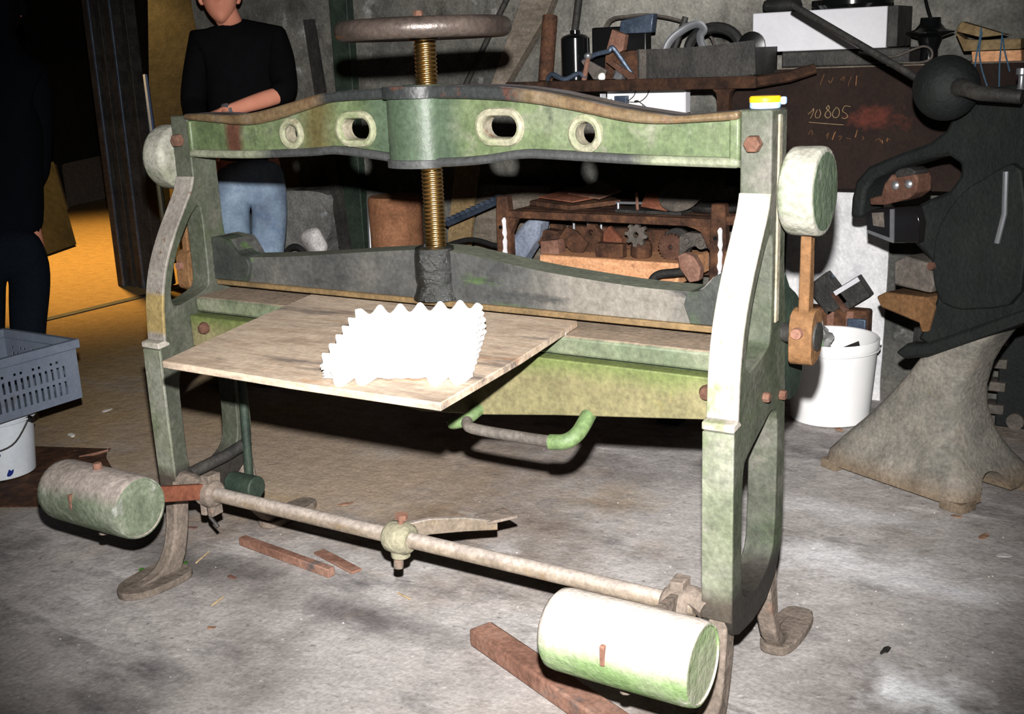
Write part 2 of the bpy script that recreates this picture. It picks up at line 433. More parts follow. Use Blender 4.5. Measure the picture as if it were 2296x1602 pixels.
def prism(bm, outline, o, ux, uy, t, holes=()):
    """plate of thickness t (along ux x uy) whose outline is given in the ux, uy plane through o"""
    o, ux, uy = Vector(o), Vector(ux), Vector(uy)
    un = ux.cross(uy).normalized()
    loops = [list(outline)] + [list(h) for h in holes]
    vs, es = [], []
    for lp in loops:
        b = len(vs)
        vs += [Vector(p) for p in lp]
        es += [(b + i, b + (i + 1) % len(lp)) for i in range(len(lp))]
    rv, re, rf, ov, oe, of = delaunay_2d_cdt(vs, es, [], 0, 1e-6)
    front = [bm.verts.new(o + ux * p.x + uy * p.y) for p in rv]
    back = [bm.verts.new(o + ux * p.x + uy * p.y + un * t) for p in rv]
    keep = []
    for f in rf:
        c = (sum(rv[i].x for i in f) / len(f), sum(rv[i].y for i in f) / len(f))
        if inpoly(c, loops[0]) and not any(inpoly(c, h) for h in loops[1:]):
            keep.append(f)
    cnt = {}
    for f in keep:
        try:
            bm.faces.new([front[i] for i in f][::-1])
            bm.faces.new([back[i] for i in f])
        except ValueError:
            pass
        for i in range(len(f)):
            a, b = f[i], f[(i + 1) % len(f)]
            cnt[(a, b)] = 1
    for (a, b) in list(cnt):
        if (b, a) not in cnt:
            bm.faces.new((front[a], front[b], back[b], back[a]))
    for v in front + back:
        if not v.link_faces:
            bm.verts.remove(v)

XZ = ((1, 0, 0), (0, 0, 1))   # normal is -y
def pxz(bm, outline, y0, y1, holes=()):
    prism(bm, outline, (0, y1, 0), (1, 0, 0), (0, 0, 1), y1 - y0, holes)
def pyz(bm, outline, x0, x1, holes=()):
    prism(bm, outline, (x0, 0, 0), (0, 1, 0), (0, 0, 1), x1 - x0, holes)
def pxy(bm, outline, z0, z1, holes=()):
    prism(bm, outline, (0, 0, z0), (1, 0, 0), (0, 1, 0), z1 - z0, holes)

def circ(cx, cy, r, n=20, ry=None):
    ry = r if ry is None else ry
    return [(cx + r * math.cos(2 * PI * i / n), cy + ry * math.sin(2 * PI * i / n)) for i in range(n)]

def stadium(cx, cy, hw, r, n=16):
    out = []
    for i in range(n + 1):
        a = -PI / 2 + PI * i / n
        out.append((cx + hw + r * math.cos(a), cy + r * math.sin(a)))
    for i in range(n + 1):
        a = PI / 2 + PI * i / n
        out.append((cx - hw + r * math.cos(a), cy + r * math.sin(a)))
    return out

def gearline(cx, cy, r, teeth, dp, rot=0.0):
    out = []
    for i in range(teeth):
        for k, rr in ((0.0, r - dp), (0.28, r - dp), (0.42, r), (0.78, r), (0.92, r - dp)):
            a = rot + 2 * PI * (i + k) / teeth
            out.append((cx + rr * math.cos(a), cy + rr * math.sin(a)))
    return out

# ------------------------------------------------------------------ object helpers
BASE = {}

def link(o):
    COL.objects.link(o)
    return o

def thing(name, label, cat, loc=(0, 0, 0), group=None):
    o = bpy.data.objects.new(name, None)
    o.empty_display_size = 0.05
    link(o)
    o.location = loc
    o['label'] = label
    o['category'] = cat
    if group:
        o['group'] = group
    BASE[o] = Vector(loc)
    return o

def meshobj(name, bm, m, loc=(0, 0, 0), bevel=0.0, smooth=38, jag=0.0):
    loc = Vector(loc)
    bmesh.ops.recalc_face_normals(bm, faces=bm.faces)
    if jag:
        for v in bm.verts:
            v.co += noise.noise_vector(v.co * 30) * jag
    for v in bm.verts:
        v.co -= loc
    me = bpy.data.meshes.new(name)
    bm.to_mesh(me)
    bm.free()
    me.materials.append(M[m] if isinstance(m, str) else m)
    if smooth:
        for p in me.polygons:
            p.use_smooth = True
        me.set_sharp_from_angle(angle=math.radians(smooth))
    o = bpy.data.objects.new(name, me)
    link(o)
    if bevel:
        md = o.modifiers.new('bevel', 'BEVEL')
        md.width = bevel
        md.segments = 2
        md.limit_method = 'ANGLE'
        md.angle_limit = math.radians(40)
        md.harden_normals = False
    return o

def part(name, bm, m, parent, bevel=0.0, smooth=38, label=None, jag=0.0, kind=None):
    base = BASE[parent]
    o = meshobj(name, bm, m, base, bevel, smooth, jag)
    o.parent = parent
    BASE[o] = base
    if label:
        o['label'] = label
    if kind:
        o['kind'] = kind
    return o

def solo(name, bm, m, label, cat, loc=None, bevel=0.0, smooth=38, group=None, jag=0.0, kind=None):
    if loc is None:
        xs = [v.co for v in bm.verts]
        loc = (sum(p.x for p in xs) / len(xs), sum(p.y for p in xs) / len(xs), min(p.z for p in xs))
    o = meshobj(name, bm, m, loc, bevel, smooth, jag)
    o.location = loc
    o['label'] = label
    o['category'] = cat
    if group:
        o['group'] = group
    if kind:
        o['kind'] = kind
    BASE[o] = Vector(loc)
    return o

def struct(name, bm, m, loc=(0, 0, 0), smooth=0, bevel=0.0):
    o = meshobj(name, bm, m, loc, bevel, smooth)
    o.location = loc
    o['kind'] = 'structure'
    BASE[o] = Vector(loc)
    return o

def nb():
    return bmesh.new()

# ================================================================== THE SETTING
bm = nb()
n = 60
x0, x1, y0, y1 = -13.0, 4.0, -4.5, 9.5
box(bm, (x0, y0, -0.2), (x1, y1, 0.0))
struct('floor', bm, 'floor')

def roughwall(name, p0, p1, z0, z1, thick, amp, m):
    bm = nb()
    p0, p1 = Vector((*p0, 0)), Vector((*p1, 0))
    d = p1 - p0
    ln = d.length
    nrm = Vector((d.y, -d.x, 0)).normalized()
    nx, nz_ = max(2, int(ln / 0.07)), max(2, int((z1 - z0) / 0.07))
    fr = []
    for j in range(nz_ + 1):
        row = []
        for i in range(nx + 1):
            p = p0 + d * (i / nx) + Vector((0, 0, z0 + (z1 - z0) * j / nz_))
            k = noise.noise(p * 2.1) * 1.0 + noise.noise(p * 6.0) * 0.55 + noise.noise(p * 14.0) * 0.25
            row.append(bm.verts.new(p + nrm * k * amp))
        fr.append(row)
    for j in range(nz_):
        for i in range(nx):
            bm.faces.new((fr[j][i], fr[j][i + 1], fr[j + 1][i + 1], fr[j + 1][i]))
    bk = [bm.verts.new(p - nrm * thick) for p in (p0 + V(0, 0, z0), p1 + V(0, 0, z0), p1 + V(0, 0, z1), p0 + V(0, 0, z1))]
    bm.faces.new(bk[::-1])
    return struct(name, bm, m, smooth=60)

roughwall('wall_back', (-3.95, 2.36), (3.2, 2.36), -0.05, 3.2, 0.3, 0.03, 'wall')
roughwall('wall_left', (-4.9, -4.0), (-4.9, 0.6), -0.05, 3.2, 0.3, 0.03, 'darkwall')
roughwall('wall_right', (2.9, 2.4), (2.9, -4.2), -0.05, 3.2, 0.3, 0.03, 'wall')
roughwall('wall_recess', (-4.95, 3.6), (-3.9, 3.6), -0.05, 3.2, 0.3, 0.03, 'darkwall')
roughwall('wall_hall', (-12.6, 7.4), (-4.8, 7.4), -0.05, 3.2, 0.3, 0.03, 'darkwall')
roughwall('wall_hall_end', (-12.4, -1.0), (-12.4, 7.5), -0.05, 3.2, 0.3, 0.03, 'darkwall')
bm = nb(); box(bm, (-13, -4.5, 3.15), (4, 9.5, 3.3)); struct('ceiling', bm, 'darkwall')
# sunken seam of the doorway in the floor
bm = nb()
pxy(bm, [(-4.93, 0.6), (-4.86, 0.6), (-4.855, 1.8), (-4.85, 2.9), (-4.92, 2.9), (-4.925, 1.8)], 0.0, 0.006)
struct('trim_1', bm, 'irondark')

# ================================================================== THE FOLDING MACHINE
mach = thing('folding_machine', 'large worn green sheet-metal folding machine with central screw and hand wheel', 'machine', (-0.77, 0, 0))

front_prof = [(.035, 1.245), (.035, 1.085), (.022, 1.05), (-.008, 1.005), (-.048, .945), (-.083, .88), (-.105, .82), (-.117, .76), (-.123, .69), (-.124, .665)]
def end_frame(x0, x1, out):
    # out: +1 the outer face is at x1, -1 at x0
    outer = smooth2(front_prof[:2] + front_prof[1:], 3)
    outer = front_prof[:1] + smooth2(front_prof[1:], 4)
    outer += [(-.143, .655), (-.145, .45), (-.143, .24), (-.135, .215), (-.10, .20), (-.02, .195), (.06, .21), (.115, .245), (.145, .30), (.155, .36), (.152, .60), (.142, .80), (.125, .95), (.122, 1.245)]
    upper = smooth2([(.048, 1.0), (.052, .90), (.05, .80), (.03, .775), (-.03, .757), (-.072, .752), (-.085, .775), (-.076, .82), (-.052, .885), (-.015, .945), (.02, .99)], 3, True)
    lower = smooth2([(-.09, .55), (-.094, .42), (-.09, .30), (-.06, .272), (.0, .265), (.06, .285), (.095, .33), (.102, .45), (.10, .60), (.07, .632), (.02, .615), (-.06, .58)], 3, True)
    bm = nb()
    pyz(bm, outer, x0, x1, [upper, lower])
    f = part('end_frame', bm, 'frame', mach, bevel=0.006)
    # stiffening bead round the web
    xo = x1 if out > 0 else x0
    xi = x0 if out > 0 else x1
    bm = nb()
    box(bm, (min(xo, xo + out * .005), .066, .82), (max(xo, xo + out * .005), .084, 1.235))
    part('guide_rail', bm, 'rim', f, 0.002)
    # worn front strip of the curved arm, then the painted front of the column
    fp = smooth2(front_prof[1:], 4)
    bm = nb()
    pyz(bm, [(y - .003, z) for y, z in fp] + [(y + .006, z) for y, z in fp][::-1], x0 - .0005, x1 + .0005)
    part('front_strip', bm, 'strip' if out > 0 else 'strip_rusty', f, 0.002)
    bm = nb()
    pyz(bm, [(-.1475, .645), (-.1485, .45), (-.1465, .245), (-.14, .245), (-.14, .645)], x0 - .0005, x1 + .0005)
    part('column_front', bm, 'column', f, 0.002)
    bm = nb()
    pyz(bm, [(-.1495, .664), (-.125, .668), (-.11, .66), (-.11, .652), (-.1495, .648)], x0 - .0015, x1 + .0015)
    part('casting_ledge', bm, 'strip', f, 0.003)
    # front leg
    xm = (x0 + x1) / 2
    bm = nb()
    leg = smooth2([(-.143, .25), (-.155, .15), (-.175, .08), (-.215, .035), (-.27, .022)], 4) + [(-.32, .018), (-.32, 0), (-.16, 0)] + smooth2([(-.13, .05), (-.11, .12), (-.095, .21)], 3)
    pyz(bm, leg, xm - .021, xm + .021)
    lg = part('leg', bm, 'castdust', f, 0.006)
    bm = nb()
    pxy(bm, smooth2([(xm - .05, -.14), (xm - .068, -.22), (xm - .05, -.31), (xm, -.345), (xm + .05, -.31), (xm + .068, -.22), (xm + .05, -.14)], 4, True), 0, .02)
    part('foot_plate', bm, 'castdust', lg, 0.004)
    # rear leg
    bm = nb()
    leg = smooth2([(.152, .32), (.165, .2), (.185, .1), (.225, .04), (.28, .025)], 4) + [(.40, .02), (.40, 0), (.22, 0)] + smooth2([(.165, .06), (.13, .14), (.105, .24)], 3)
    pyz(bm, leg, xm - .02, xm + .02)
    lg = part('leg', bm, 'castdust', f, 0.006)
    bm = nb()
    pxy(bm, smooth2([(xm - .03, .20), (xm - .045, .30), (xm - .03, .40), (xm + .03, .40), (xm + .045, .30), (xm + .03, .20)], 4, True), 0, .022)
    part('foot_plate', bm, 'castdust', lg, 0.004)
    # hexagon bolts
    bm = nb()
    cyl(bm, (xm - .002, .034, 1.181), (xm - .002, .014, 1.181), .0185, .017, 6)
    part('hex_bolt', bm, 'rust', f, 0.002)
    for yy, zz in ((.016, .677), (.115, .655)):
        bm = nb()
        cyl(bm, (xo, yy, zz), (xo + out * .014, yy, zz), .012, .011, 6)
        part('side_bolt', bm, 'rust', f, 0.002)
    return f

fr_r = end_frame(0.0, .064, 1)
fr_l = end_frame(-1.604, -1.54, -1)

# rear pivot lugs behind the frames
for s, xx in ((1, .012), (-1, -1.6)):
    bm = nb()
    pyz(bm, smooth2([(.13, .90), (.17, .875), (.225, .845), (.262, .80), (.27, .72), (.262, .655), (.225, .625), (.16, .63), (.13, .66)], 3, True), xx, xx + .05)
    part('pivot_lug', bm, 'irongreen', mach, 0.008)

# top beam
TOP = [(-1.54, 1.250), (-1.45, 1.249), (-1.367, 1.246), (-1.272, 1.254), (-1.149, 1.277), (-1.061, 1.294), (-.949, 1.301), (-.766, 1.306), (-.584, 1.303), (-.459, 1.291), (-.351, 1.271), (-.268, 1.254), (-.168, 1.239), (-.129, 1.235), (-.053, 1.240), (0, 1.244)]
UND = [(-1.54, 1.236), (-1.42, 1.227), (-1.312, 1.221), (-1.22, 1.232), (-1.098, 1.260), (-1.011, 1.275), (-.823, 1.279), (-.636, 1.276), (-.485, 1.266), (-.355, 1.246), (-.251, 1.226), (-.171, 1.220), (-.08, 1.223), (0, 1.227)]
BOT = [(-1.54, 1.137), (-1.329, 1.136), (-1.115, 1.144), (-1.028, 1.149), (-.904, 1.138), (-.8, 1.126), (-.723, 1.124), (-.612, 1.131), (-.505, 1.145), (-.426, 1.145), (-.255, 1.138), (-.124, 1.135), (0, 1.133)]
def sm(p): return smooth2(p, 4)
bm = nb()
ovals = [(-.972, 1.209, .019, .026), (-.562, 1.213, .022, .025)]
rounds = [(-1.18, 1.198, .024), (-.347, 1.199, .026)]
HO = [stadium(cx, cz, hw, r, 8) for cx, cz, hw, r in ovals] + [circ(cx, cz, r, 18) for cx, cz, r in rounds]
pxz(bm, sm(BOT) + sm(TOP)[::-1], .045, .072, HO)
beam = part('top_beam', bm, 'beamface', mach)
bm = nb()
pxz(bm, sm(UND) + sm(TOP)[::-1], .022, .125)
part('upper_flange', bm, 'flange', beam, 0.007)
bm = nb()
lo = sm(BOT)
pxz(bm, lo + [(x, z + .02) for x, z in lo][::-1], .026, .12)
part('lower_flange', bm, 'lowflange', beam, 0.007)
for cx, cz, hw, r in ovals:
    bm = nb()
    tube(bm, [(x, .044, z) for x, z in stadium(cx, cz, hw, r + .008, 10)], .0095, 8, True)
    ob = part('oval_boss', bm, 'bossrim', beam)
    bm = nb()
    pxz(bm, stadium(cx, cz, hw, r + .006, 8), .046, .082, [stadium(cx, cz, hw, r - .001, 8)])
    part('boss_sleeve', bm, 'rim', ob)
for cx, cz, r in rounds:
    bm = nb()
    tube(bm, [(x, .044, z) for x, z in circ(cx, cz, r + .007, 22)], .0095, 8, True)
    ob = part('round_boss', bm, 'bossrim', beam)
    bm = nb()
    pxz(bm, circ(cx, cz, r + .005, 20), .046, .082, [circ(cx, cz, r - .001, 20)])
    part('boss_sleeve', bm, 'rim', ob)
bm = nb()
box(bm, (-.022, .03, 1.145), (0.0, .06, 1.232))
part('end_border', bm, 'beamface', beam, 0.005)
bm = nb()
box(bm, (-1.54, .03, 1.145), (-1.525, .06, 1.232))
part('end_border', bm, 'beamface', beam, 0.005)
# boss that carries the nut: a rounded wedge in front of the web
wed = [(-.795 - .072 * math.cos(PI * i / 20), .052 - .052 * abs(math.sin(PI * i / 20)) ** .8) for i in range(21)]
WB = [(-.723, .07), (-.867, .07)]
bm = nb()
pxy(bm, wed + WB, 1.128, 1.285)
part('nut_boss', bm, 'beamface', beam, 0.003)
bm = nb()
wd2 = [(x, y - .014) for x, y in wed]
pxy(bm, wd2 + WB, 1.279, 1.306)
part('boss_cap', bm, 'flange', beam, 0.007)
bm = nb()
pxy(bm, [(x, y - .01) for x, y in wed] + WB, 1.122, 1.141)
part('boss_foot', bm, 'lowflange', beam, 0.006)
# back half of the boss (the nut housing)
bm = nb()
lathe(bm, [(.05, 1.125), (.055, 1.135), (.055, 1.29), (.048, 1.308)], (-.795, .085, 0), n=24)
part('nut_housing', bm, 'irongreen', beam)

# screw
bm = nb()
zs0, zs1, pitch, nr = .86, 1.425, .0095, 20
rows = int((zs1 - zs0) / pitch * 5)
rs = []
for j in range(rows + 1):
    z = zs0 + (zs1 - zs0) * j / rows
    ring = []
    for i in range(nr):
        a = 2 * PI * i / nr
        fq = (z / pitch - i / nr) % 1.0
        r = .0225 + .0042 * (1 - abs(2 * fq - 1) * 1.0) ** 0.7
        ring.append((-.795 + r * math.cos(a), .10 + r * math.sin(a), z))
    rs.append(ring)
rings(bm, rs)
part('screw', bm, 'brass', mach, smooth=60)
# hand wheel
bm = nb()
WC = V(-.797, .10, 1.432)
tube(bm, [(WC.x + .182 * math.cos(2 * PI * i / 48), WC.y + .182 * math.sin(2 * PI * i / 48), WC.z) for i in range(48)], .0235, 14, True)
whl = part('hand_wheel', bm, 'wheel', mach, smooth=60)
for k in range(4):
    bm = nb()
    a = k * PI / 2 + .5
    dr = V(math.cos(a), math.sin(a), 0)
    tube(bm, [WC + dr * .03, WC + dr * .10 + V(0, 0, -.004), WC + dr * .17], [.02, .015, .014], 8)
    part('spoke', bm, 'wheel', whl)
bm = nb()
lathe(bm, [(.036, -.024), (.04, -.014), (.04, .012), (.03, .022)], WC)
part('hub', bm, 'wheel', whl)
bm = nb()
cyl(bm, WC + V(-.012, 0, .02), WC + V(-.012, 0, .042), .013, .012, 6)
part('hub_nut', bm, 'rust', whl, 0.002)

# clamping beam
ctop = smooth2([(-1.44, .862), (-1.30, .872), (-1.19, .882), (-1.0, .902), (-.87, .914), (-.795, .92), (-.72, .916), (-.60, .90), (-.50, .887), (-.40, .878), (-.28, .869), (-.20, .866), (-.115, .866)], 3)
bm = nb()
pxz(bm, [(-1.5395, .796), (-.001, .796), (-.001, .90), (-.03, .905), (-.075, .902), (-.095, .88)] + ctop[::-1] + [(-1.455, .885), (-1.475, .91), (-1.5395, .916)], .088, .175)
cb = part('clamping_beam', bm, 'clamp', mach, 0.006)
bm = nb()
box(bm, (-1.5395, .078, .7822), (-.0005, .19, .797))
part('clamp_lip', bm, 'lip', cb, 0.003)
for sg, x_ in ((1, -1.5395), (-1, -.0005)):
    bm = nb()
    pts = [(0, .80), (0, .915), (.035, .917), (.062, .908), (.08, .888), (.098, .873), (.125, .866), (.135, .84), (.12, .80)]
    pts = smooth2(pts[1:-1], 4)
    pts = [(0, .80)] + pts + [(.12, .80)]
    pxz(bm, [(x_ + sg * p, z) for p, z in (pts if sg > 0 else pts[::-1])], .074, .14)
    part('lug', bm, 'lug', cb, 0.01)
bm = nb()
lathe(bm, [(.046, .835), (.05, .85), (.05, .905), (.047, .925), (.034, .93), (.032, .915)], (-.795, .092, 0), n=26)
part('screw_collar', bm, 'oil', cb)
bm = nb()
lathe(bm, [(.062, .80), (.056, .815), (.05, .84)], (-.795, .10, 0), n=26)
part('collar_foot', bm, 'oil', cb)

# bed and folding apron
bm = nb()
box(bm, (-1.5395, -.008, .722), (-.0005, .20, .766))
bed = part('bed', bm, 'bed', mach, 0.008)
bm = nb()
box(bm, (-1.5395, .012, .70), (-.0005, .20, .726))
part('bed_web', bm, 'irongreen', bed)
bm = nb()
pxz(bm, [(-1.538, .718), (-.002, .718), (-.002, .632), (-.40, .588), (-.60, .562), (-.77, .548), (-.94, .562), (-1.14, .588), (-1.538, .632)], -.032, .01)
ap = part('folding_apron', bm, 'apron', mach, 0.003)
bm = nb()
pxz(bm, [(-1.5, .64), (-.04, .64), (-.40, .60), (-.77, .56), (-1.14, .60)], .01, .06)
part('apron_stiffener', bm, 'irongreen', ap)
for xx in (-1.482, -.036):
    bm = nb()
    lathe(bm, [(.016, 0), (.017, .008), (.012, .018), (.004, .021)], (xx, -.031, .688), (0, -1, 0), 14)
    part('apron_bolt', bm, 'rust', ap)
# handle below the apron
bm = nb()
tube(bm, smooth_path([(-.622, .0, .575), (-.615, -.05, .562), (-.60, -.085, .555), (-.56, -.098, .551), (-.40, -.098, .551), (-.36, -.098, .555)], 4), .013, 12)
hd = part('apron_handle', bm, 'ironmid', mach)
bm = nb()
tube(bm, smooth_path([(-.372, -.099, .551), (-.335, -.095, .557), (-.318, -.07, .572), (-.318, -.02, .60)], 4), .0175, 12)
part('painted_elbow', bm, 'green', hd, label='bright green end of the handle')
bm = nb()
tube(bm, smooth_path([(-.665, -.07, .548), (-.645, -.075, .548), (-.62, -.07, .556), (-.605, -.05, .568), (-.60, .0, .585)], 4), [.004] * 3 + [.014] * 14, 10)
part('handle_stub', bm, 'green', hd)

# treadle shaft low at the front
PY_, PZ_ = -.128, .255
bm = nb()
cyl(bm, (-1.47, PY_, PZ_), (-.02, PY_, PZ_), .0195, n=20)
sh = part('treadle_shaft', bm, 'pipe', mach)
bm = nb()
lathe(bm, [(.03, -.036), (.038, -.025), (.04, 0), (.038, .025), (.03, .036)], (-.785, PY_, PZ_), (1, 0, 0), 20)
lathe(bm, [(.024, -.05), (.025, .0)], (-.785, PY_, PZ_), (0, 0, 1), 14)
cl = part('shaft_collar', bm, 'collar', mach, 0.003)
bm = nb()
cyl(bm, (-.778, PY_, .29), (-.775, PY_, .305), .008, n=10)
cyl(bm, (-.775, PY_, .305), (-.774, PY_, .318), .0155, n=6)
part('set_screw', bm, 'rustbar', cl)
bm = nb()
cyl(bm, (-.788, PY_ - .004, .21), (-.79, PY_ - .006, .178), .0125, n=12)
part('clamp_bolt', bm, 'castdust', cl)
# pedal
bm = nb()
o0, o1 = V(-.785, PY_ + .02, .262), V(-.70, .16, .206)
side = V(.92, -.39, 0)
rings(bm, [[p + side * a * .008 + V(0, 0, b * hh) for a, b in ((-1, -1), (1, -1), (1, 1), (-1, 1))] for p, hh in ((o0, .022), (V(-.77, -.03, .25), .021), (V(-.735, .07, .224), .019), (V(-.70, .165, .192), .013))])
pd_ = part('pedal_arm', bm, 'pipe', mach, 0.003)
bm = nb()
pxy(bm, [(-.765, .155), (-.70, .128), (-.655, .20), (-.72, .232)], .205, .213)
part('pedal_plate', bm, 'castdust', pd_, 0.002)

def counterweight(xc, yc, zc, bar_m, wm, xb):
    bm = nb()
    L = .153
    lathe(bm, [(.05, -L), (.066, -L + .003), (.0765, -L + .014), (.0785, -L + .03), (.079, 0), (.0785, L - .02), (.077, L - .006), (.0745, L), (.0705, L + .0005), (.069, L - .003), (.03, L - .004)], (xc, yc, zc), (1, 0, 0), 40)
    wt = part('counterweight', bm, wm, mach, smooth=50)
    bm = nb()
    box(bm, (xc - .012, yc - .0805, zc - .006), (xc - .002, yc - .068, zc + .034))
    part('wedge_key', bm, 'rustbar', wt, 0.002)
    bm = nb()
    cyl(bm, (xc + .0, yc, zc - .075), (xc, yc - .003, zc - .098), .0125, .0115, 8)
    part('weight_screw', bm, 'castdust', wt, 0.002)
    if wm == 'weight':
        bm = nb()
        cyl(bm, (xc + .01, yc, zc + .076), (xc + .01, yc, zc + .094), .012, .011, 8)
        part('top_nut', bm, 'rustbar', wt, 0.002)
    # flat arm to the shaft
    bm = nb()
    d = V(xb, PY_, PZ_ + .005) - V(xc, yc, zc)
    a = V(xc, yc, zc)
    u = V(1, 0, 0)
    up = V(0, -d.z, d.y).normalized()
    if up.z < 0: up = -up
    ring = lambda p: [p + u * sx * .009 + up * sz * .021 for sx, sz in ((-1, -1), (1, -1), (1, 1), (-1, 1))]
    rings(bm, [ring(a), ring(a + d)])
    part('weight_arm', bm, bar_m, mach, 0.002)
    # clamp of the arm on the shaft
    bm = nb()
    lathe(bm, [(.028, -.03), (.037, -.022), (.039, 0), (.037, .022), (.028, .03)], (xb, PY_, PZ_), (1, 0, 0), 18)
    box(bm, (xb - .022, PY_ - .02, PZ_ - .06), (xb - .004, PY_ + .02, PZ_)); box(bm, (xb + .004, PY_ - .02, PZ_ - .06), (xb + .022, PY_ + .02, PZ_))
    box(bm, (xb - .016, PY_ - .012, PZ_ + .02), (xb + .016, PY_ + .03, PZ_ + .052))
    part('arm_clamp', bm, 'castdust', mach, 0.006, jag=.003)

counterweight(-1.494, -.425, .337, 'rustred', 'weight', -1.43)
counterweight(-.032, -.425, .312, 'castdust', 'weight2', -.06)
# stub brackets between shaft and frames
for xa, xb in ((-1.545, -1.45), (-.05, .005)):
    bm = nb()
    tube(bm, [(xa, PY_ + .01, .262), ((xa + xb) / 2, PY_ + .005, .272), (xb, PY_, .26)], [.034, .026, .03], 10)
    part('shaft_bracket', bm, 'castdust', mach, jag=.004)
# loose cotter hanging at the left clamp
bm = nb()
tube(bm, [(-1.43, PY_ - .01, .215), (-1.425, PY_ - .012, .19), (-1.40, PY_ - .01, .165)], .005, 6)
part('cotter', bm, 'irondark', mach)

# link rods inside the left frame
bm = nb()
tube(bm, [(-1.50, .10, .70), (-1.495, .09, .46), (-1.488, .075, .23)], .013, 10)
lr = part('link_rod', bm, 'irongreen', mach)
bm = nb()
cyl(bm, (-1.535, .05, .205), (-1.435, .05, .205), .034, n=18)
part('link_bushing', bm, 'irongreen', lr, 0.004)
bm = nb()
tube(bm, [(-1.53, -.10, .285), (-1.515, .02, .30), (-1.505, .10, .318)], .017, 10)
part('link_lever', bm, 'irondark', lr)

# side levers with disc weights
def disc_weight(xc, yc, zc, zk, out):
    bm = nb()
    h = .036
    lathe(bm, [(.07, -h), (.080, -h + .002), (.0865, -h + .009), (.0875, -h + .016), (.088, h - .010), (.0865, h - .003), (.083, h - .0003), (.0765, h)], (xc, yc, zc), (out, 0, 0), 44)
    dw = part('disc_weight', bm, 'disc', mach, smooth=50)
    bm = nb()
    lathe(bm, [(.0765, h - .002), (.0765, h + .0008), (.06, h + .0012), (.03, h + .002), (.001, h + .0025)], (xc, yc, zc), (out, 0, 0), 44)
    part('disc_face', bm, 'discface', dw)
    bm = nb()
    rings(bm, [[(xc + a * .011, yc + .012 + b * wd, z) for a, b in ((-1, -1), (1, -1), (1, 1), (-1, 1))] for z, wd in ((zc - .06, .012), ((zc + zk) / 2, .014), (zk + .03, .017))])
    part('disc_lever', bm, 'rustlever', mach, 0.003)
    bm = nb()
    pyz(bm, smooth2([(yc - .02, zk - .06), (yc - .022, zk), (yc - .012, zk + .035), (yc + .02, zk + .045), (yc + .045, zk + .03), (yc + .05, zk - .01), (yc + .045, zk - .05), (yc + .01, zk - .068)], 3, True), xc - .024, xc + .024)
    kn = part('lever_knuckle', bm, 'rustlever', mach, 0.006)
    bm = nb()
    cyl(bm, (xc - .005, yc - .02, zk), (xc - .005, yc - .033, zk), .0125, .011, 12)
    part('knuckle_bolt', bm, 'rustbar', kn)
    bm = nb()
    lathe(bm, [(.03, 0), (.03, .006), (.02, .007)], (xc + out * .022, yc + .014, zk - .012), (out, 0, 0), 18)
    part('shaft_end', bm, 'irondark', kn)
    bm = nb()
    xf = .05 if out > 0 else -1.59
    cyl(bm, (xf, yc + .03, zk - .012), (xc - out * .01, yc + .014, zk - .012), .02, n=14)
    part('lever_shaft', bm, 'irondark', mach)
disc_weight(.115, .10, 1.084, .80, 1)
disc_weight(-1.655, .085, 1.132, .83, -1)

# ================================================================== THINGS ON THE MACHINE
bm = nb()
pxy(bm, [(-1.015, -.578), (-.66, -.583), (-.31, -.575), (-.345, -.25), (-.395, .075), (-.80, .075), (-1.19, .075), (-1.11, -.24)], .7662, .7818)
solo('wooden_board', bm, 'ply', 'worn pale wooden board sticking out under the clamping beam', 'board', bevel=0.002)

